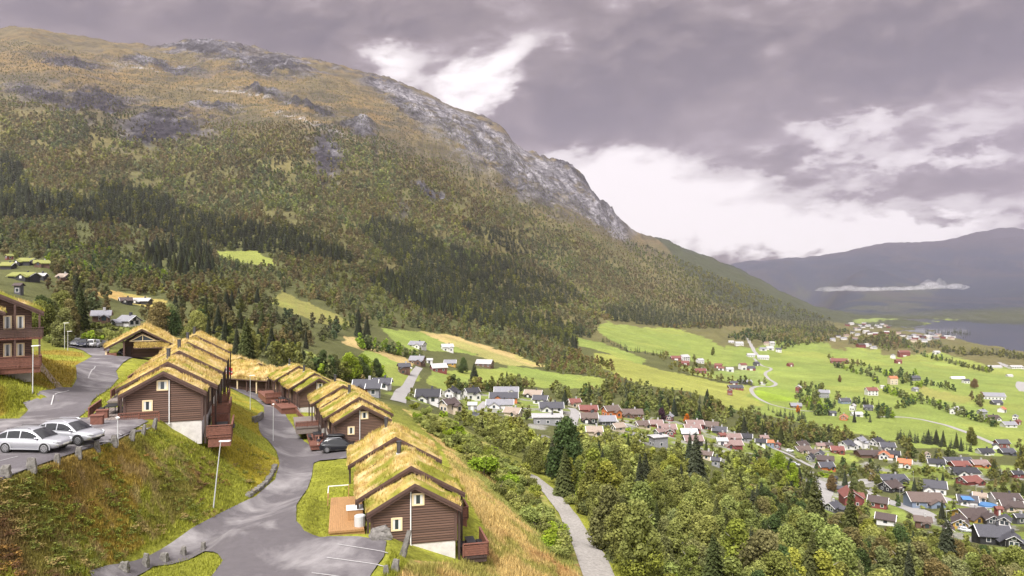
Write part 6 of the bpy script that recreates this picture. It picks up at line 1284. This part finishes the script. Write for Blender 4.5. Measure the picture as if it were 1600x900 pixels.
# ------------------------------------------------------------------ grass standing on the near ground
def grass_patch(name, pl, c, h, wid, k=3, dmin=30, colr=None, var=.3, lim=130):
    pl = poly(pl) if isinstance(pl, str) else pl; xs = [p[0] for p in pl]; ys = [p[1] for p in pl]
    gx, gy = np.meshgrid(np.arange(min(xs), max(xs), c), np.arange(min(ys), max(ys), c)); px = gx.ravel()+rng.uniform(0, c, gx.size); py = gy.ravel()+rng.uniform(0, c, gx.size)
    m = in_poly(px, py, pl)
    for rp_ in ROADP: m &= ~in_poly(px, py, rp_)
    px, py = px[m], py[m]; d = pick_many(px, py, dmin); k_ = ~np.isnan(d) & (d < lim) & ~in_poly((px-800)/F*np.nan_to_num(d), np.nan_to_num(d), [(-30.6,41.0),(-30.45,50),(-30.4,55),(-31.6,60.3),(-34.2,62.4),(-47,61),(-47,41)]); px, py, d = px[k_], py[k_], d[k_]; x = (px-800)/F*d; z = hgt(x, d)
    cl = colour_at(x, d)*1.12 if colr is None else np.tile(np.array(colr), (len(x),1)); cl = cl*rng.uniform(1-var, 1+var, (len(x),1)); hh = h*(.5+fbm(x/1.6, d/1.6, 95, 3))
    return blades(np.stack([x, d, z], -1), (0,0,0), hh, np.full(len(x), wid), cl, k)
def lay(name, parts, label):
    V_ = []; F_ = []; C2 = []; off = 0
    for v, f, c in parts: V_.append(v); F_.append(f+off); C2.append(c); off += len(v)
    tag(link(name, np_mesh(name, np.concatenate(V_), np.concatenate(F_), GRASSM, col=np.concatenate(C2))), label, 'grass', kind='stuff')
lay('grass', [grass_patch('g', "-40,950 -40,745 10,748 125,705 240,668 300,690 345,690 340,605 412,640 403,672 440,722 400,775 300,824 165,884 120,905 100,950", 2.2, .26, .07),
              grass_patch('g', "-40,680 -40,560 90,545 130,552 112,605 40,632 20,660", 2.0, .35, .08), grass_patch('g', "118,664 150,620 185,590 225,562 260,600 190,640 150,664", 2.2, .25, .08),
              grass_patch('g', "463,815 463,790 487,745 500,722 535,720 580,720 560,800 518,838 490,836", 2.4, .2, .06), grass_patch('g', "445,648 480,640 500,690 490,698 470,685", 2.2, .2, .07), grass_patch('g', "200,920 240,888 320,864 345,870 348,880 330,902 300,940", 2.4, .25, .06)], 'grass and weeds growing on the near banks')
lay('tall_grass', [grass_patch('t', "590,960 600,898 612,860 640,885 715,880 760,830 720,765 690,700 640,655 700,655 760,695 830,740 870,800 900,860 920,920 915,960", 2.0, .42, .075, 3, 40, lim=200)], 'tall golden dry grass and bracken on the slope beside the cabins')

# leafy weeds and bracken clumps among the grass of the bank
px = rng.uniform(-30, 440, 2600); py = rng.uniform(655, 900, 2600); bp_ = poly("-40,950 -40,750 10,752 125,709 240,672 300,700 330,720 400,690 436,724 400,772 300,820 165,880 100,950"); m_ = in_poly(px, py, bp_); px, py = px[m_], py[m_]; d = pick_many(px, py); k_ = ~np.isnan(d) & (d < 90); px, py, d = px[k_], py[k_], d[k_]
x = (px-800)/F*d; dn = fbm(x/4, d/4, 99, 3); k_ = dn > .47; x, d, dn = x[k_], d[k_], dn[k_]; n = len(x); z = hgt(x, d); V_ = []; F_ = []; C2 = []; off = 0; cl = np.array([(.19,.22,.04),(.25,.26,.045),(.34,.20,.06),(.17,.095,.05),(.36,.28,.11),(.22,.25,.06)])
for var in range(6):
    v, f, c = crown_shrub(70, .06, 130+var); s_ = np.arange(var, n, 6); H = rng.uniform(.12, .34, len(s_)); a = rng.uniform(0, 6.28, len(s_)); ca, sa = np.cos(a)[:,None], np.sin(a)[:,None]; w = (H*rng.uniform(1.5,2.6,len(s_)))[:,None]
    V_.append(np.stack([x[s_][:,None]+w*(v[:,0]*ca-v[:,1]*sa), d[s_][:,None]+w*(v[:,0]*sa+v[:,1]*ca), z[s_][:,None]-.05+H[:,None]*v[:,2]], -1).reshape(-1,3)); ci = (np.floor(fbm(x[s_]/6, d[s_]/6, 100, 2)*9).astype(int)+rng.integers(0,2,len(s_))) % 6
    C2.append((cl[ci][:,None,:]*c[None,:,None]).reshape(-1,3)); F_.append((f[None]+(np.arange(len(s_))*len(v))[:,None,None]+off).reshape(-1,4)); off += len(s_)*len(v)
tag(link('weeds', np_mesh('weeds', np.concatenate(V_), np.concatenate(F_), LEAFM, col=np.concatenate(C2))), 'leafy weeds and rusty bracken on the bank below the standing stones', 'plants', kind='stuff')
# ------------------------------------------------------------------ sky, sun, air, camera
SUN_EL, SUN_AZ = 52.0, 205.0        # azimuth clockwise from the viewing direction (+Y)
W = bpy.data.worlds.new("World"); S.world = W; W.use_nodes = True; nt = W.node_tree; N = nt.nodes; L = nt.links
bg = N['Background']; bg.inputs['Strength'].default_value = 0.1
sky = N.new('ShaderNodeTexSky'); sky.sky_type = 'NISHITA'; sky.sun_disc = False; sky.sun_elevation = R(SUN_EL); sky.sun_rotation = R(SUN_AZ)
def M1(op, a, b=None, c=None, clamp=False):
    n = N.new('ShaderNodeMath'); n.operation = op; n.use_clamp = clamp
    for i, q in enumerate((a, b, c)):
        if q is None: continue
        if hasattr(q, 'links'): L.new(q, n.inputs[i])
        else: n.inputs[i].default_value = q
    return n.outputs[0]
tc = N.new('ShaderNodeTexCoord'); sp = N.new('ShaderNodeSeparateXYZ'); L.new(tc.outputs['Generated'], sp.inputs[0])
dx, dy, dz = sp.outputs
yc = M1('MAXIMUM', dy, .12); uu = M1('DIVIDE', dx, yc); ww = M1('DIVIDE', dz, yc)
zc = M1('ADD', M1('MAXIMUM', dz, 0.0), .16)
def comb(a, b, c=0.0):
    n = N.new('ShaderNodeCombineXYZ')
    for i, q in enumerate((a, b, c)):
        if hasattr(q, 'links'): L.new(q, n.inputs[i])
        else: n.inputs[i].default_value = q
    return n.outputs[0]
deck = comb(M1('DIVIDE', dx, zc), M1('MULTIPLY', M1('DIVIDE', dy, zc), .75), 3.3)        # the cloud base seen in perspective
def nse(v, sc, det, rough, dist=0.0, ty='FBM'):
    n = N.new('ShaderNodeTexNoise'); n.noise_type = ty; n.inputs['Scale'].default_value = sc; n.inputs['Detail'].default_value = det; n.inputs['Roughness'].default_value = rough; n.inputs['Distortion'].default_value = dist
    L.new(v, n.inputs['Vector']); return n.outputs['Fac']
n1 = nse(deck, 1.1, 10, .60, .35); n2 = nse(deck, 3.4, 9, .62, .25)
sky2 = comb(M1('MULTIPLY', uu, 2.6), M1('MULTIPLY', M1('ADD', ww, M1('MULTIPLY', uu, -.10)), 5.2), 1.7)
n3 = nse(sky2, 1.9, 10, .60, .25); n4 = nse(sky2, 6.0, 9, .60, .15)
wx = M1('ADD', uu, M1('MULTIPLY', M1('SUBTRACT', n3, .5), .20)); wy = M1('ADD', ww, M1('MULTIPLY', M1('SUBTRACT', n4, .5), .11))
def gauss(px, py, rx, ry, rot):
    a0 = M1('SUBTRACT', wx, (px-800)/F); b0 = M1('SUBTRACT', wy, (450-py)/F); c, s = math.cos(R(rot)), math.sin(R(rot))
    a = M1('ADD', M1('MULTIPLY', a0, c), M1('MULTIPLY', b0, -s)); b = M1('ADD', M1('MULTIPLY', a0, s), M1('MULTIPLY', b0, c))
    q = M1('ADD', M1('POWER', M1('ABSOLUTE', M1('DIVIDE', a, rx/F)), 2.0), M1('POWER', M1('ABSOLUTE', M1('DIVIDE', b, ry/F)), 2.0))
    return M1('POWER', 2.718, M1('MULTIPLY', q, -1.0))
# breaks in the overcast (+) and the heavy banks (-): where they stand in the sky
BLOBS = [(765,115,75,40,-45,.70),(700,165,60,22,-20,.35),(590,90,75,28,20,.50),(815,195,36,30,10,.30),(930,258,150,30,4,.42),(1020,300,220,58,0,.44),(1340,195,130,26,-15,.40),(1150,345,270,50,4,.46),(690,120,150,90,-30,.16),(1300,372,300,46,2,.26),(1500,352,160,16,0,.42),(1330,385,260,24,0,.42),(1250,205,40,30,0,.2),(1480,222,110,26,-10,.38),(1400,250,90,22,0,.15),
         (1050,110,300,65,-4,-.42),(1450,110,240,46,-12,-.40),(1540,50,200,60,0,-.28),(1520,275,130,28,5,-.35),(900,185,130,36,0,-.38),(1230,262,120,18,6,-.25),(200,20,420,50,3,-.22),(450,70,160,40,0,-.20),(1340,310,140,14,-4,-.28),(1240,372,120,8,-6,-.2),(1420,335,120,10,-3,-.2),(640,40,90,30,0,-.15)]
acc = None
for bx in BLOBS:
    g = M1('MULTIPLY', gauss(*bx[:5]), bx[5]); acc = g if acc is None else M1('ADD', acc, g)
front = M1('MULTIPLY', dy, 4.0, clamp=True)
base = M1('ADD', M1('ADD', .44, M1('MULTIPLY', M1('SUBTRACT', n1, .5), 1.1)), M1('MULTIPLY', M1('SUBTRACT', n3, .5), 1.0))
base = M1('ADD', base, M1('ADD', M1('MULTIPLY', M1('SUBTRACT', n2, .5), .75), M1('MULTIPLY', M1('SUBTRACT', n4, .5), .55))); base = M1('ADD', base, M1('MULTIPLY', acc, front))
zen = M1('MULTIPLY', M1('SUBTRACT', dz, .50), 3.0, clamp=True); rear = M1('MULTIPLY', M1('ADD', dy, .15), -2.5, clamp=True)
base = M1('ADD', base, M1('MULTIPLY', M1('MAXIMUM', zen, rear), .55))      # unseen cloud overhead and behind brightened as added fill to soften shade
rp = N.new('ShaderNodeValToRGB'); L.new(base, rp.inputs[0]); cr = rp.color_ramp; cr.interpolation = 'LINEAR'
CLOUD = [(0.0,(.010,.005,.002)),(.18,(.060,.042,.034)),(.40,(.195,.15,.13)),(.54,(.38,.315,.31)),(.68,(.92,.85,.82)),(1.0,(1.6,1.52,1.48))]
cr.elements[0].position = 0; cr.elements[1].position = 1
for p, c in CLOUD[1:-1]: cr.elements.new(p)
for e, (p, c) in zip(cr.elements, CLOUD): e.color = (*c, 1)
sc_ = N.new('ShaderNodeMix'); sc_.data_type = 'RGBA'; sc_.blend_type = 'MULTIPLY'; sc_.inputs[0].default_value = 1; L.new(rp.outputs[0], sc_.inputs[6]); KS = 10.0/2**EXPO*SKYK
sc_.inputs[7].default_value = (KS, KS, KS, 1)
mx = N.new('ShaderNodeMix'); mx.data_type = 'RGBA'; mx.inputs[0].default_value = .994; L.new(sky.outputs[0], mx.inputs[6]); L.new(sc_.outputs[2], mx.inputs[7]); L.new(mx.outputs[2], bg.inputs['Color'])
sd = bpy.data.lights.new('sun', 'SUN'); sd.energy = SUNE; sd.angle = R(24); sd.color = (1, .955, .90); so = bpy.data.objects.new('sun', sd); COL.objects.link(so)
dv = Vector((math.sin(R(SUN_AZ))*math.cos(R(SUN_EL)), math.cos(R(SUN_AZ))*math.cos(R(SUN_EL)), math.sin(R(SUN_EL)))); so.rotation_euler = dv.to_track_quat('Z', 'Y').to_euler(); so.location = dv*300
# air
hm = bpy.data.materials.new('valley_air'); hm.use_nodes = True; nt = hm.node_tree; nt.nodes.clear(); o_ = nt.nodes.new('ShaderNodeOutputMaterial'); pv_ = nt.nodes.new('ShaderNodeVolumePrincipled')
pv_.inputs['Density'].default_value = HAZE; pv_.inputs['Color'].default_value = (.85,.81,.97,1); pv_.inputs['Anisotropy'].default_value = .55; nt.links.new(pv_.outputs[0], o_.inputs['Volume'])
zl = float(Z.min())-3; zh = float(Z.max())+30
b = MB(); b.box(-17500, -400, zl, 17500, 13600, zh); tag(b.build('haze', hm), kind='stuff')
# a bank of low cloud drifting along the far hillside
cm = bpy.data.materials.new('low_cloud'); cm.use_nodes = True; nt = cm.node_tree; nt.nodes.clear(); o_ = nt.nodes.new('ShaderNodeOutputMaterial'); pv_ = nt.nodes.new('ShaderNodeVolumePrincipled'); pv_.inputs['Density'].default_value = .008; pv_.inputs['Color'].default_value = (1,1,1,1); pv_.inputs['Anisotropy'].default_value = .2; nt.links.new(pv_.outputs[0], o_.inputs['Volume'])
bmc = bmesh.new(); rc = random.Random(5); DC = 4600.0
for i in range(90):
    t = rc.random(); big = math.exp(-((t-.84)/.10)**2); sm = math.exp(-((t-.12)/.10)**2)
    px = 1290+208*t; hh = 2.2+3.5*rc.random()+8*big*rc.random()+4*sm*rc.random(); cy_ = 455-4*t-hh*.35-9*big*rc.random()-3*sm*rc.random()
    x = (px-800)/F*DC; z = (450-cy_)/F*DC; bmesh.ops.create_icosphere(bmc, subdivisions=2, radius=1, matrix=Matrix.Translation((x, DC+rc.uniform(-90,90), z)) @ Matrix.Diagonal((rc.uniform(18,60)*(1-.4*big), rc.uniform(25,55), hh*DC/F*.62, 1)))
for v in bmc.verts: v.co += Vector((rc.uniform(-5,5), rc.uniform(-5,5), rc.uniform(-3,3)))
mc_ = bpy.data.meshes.new('low_cloud'); bmc.to_mesh(mc_); bmc.free(); mc_.materials.append(cm); tag(link('low_cloud', mc_), 'bank of white low cloud lying along the far hillside', 'cloud', kind='stuff')
cd = bpy.data.cameras.new('camera'); cd.sensor_width = 36; cd.lens = 36*F/1600; cd.clip_start = .5; cd.clip_end = 40000
co = bpy.data.objects.new('camera', cd); COL.objects.link(co); co.location = (0,0,0); co.rotation_euler = (R(90),0,0); S.camera = co
vs_ = S.view_settings; vs_.view_transform = 'Standard'; vs_.look = 'None'; vs_.gamma = 1; vs_.use_curve_mapping = False; vs_.exposure = EXPO
S.render.engine = 'CYCLES'; cy = S.cycles
cy.max_bounces = 5; cy.diffuse_bounces = 3; cy.glossy_bounces = 3; cy.transmission_bounces = 3; cy.transparent_max_bounces = 6; cy.volume_bounces = 2; cy.caustics_reflective = False; cy.caustics_refractive = False
cy.use_denoising = True
try: cy.denoiser = 'OPENIMAGEDENOISE'
except Exception: pass
cy.use_adaptive_sampling = True; cy.adaptive_threshold = .01
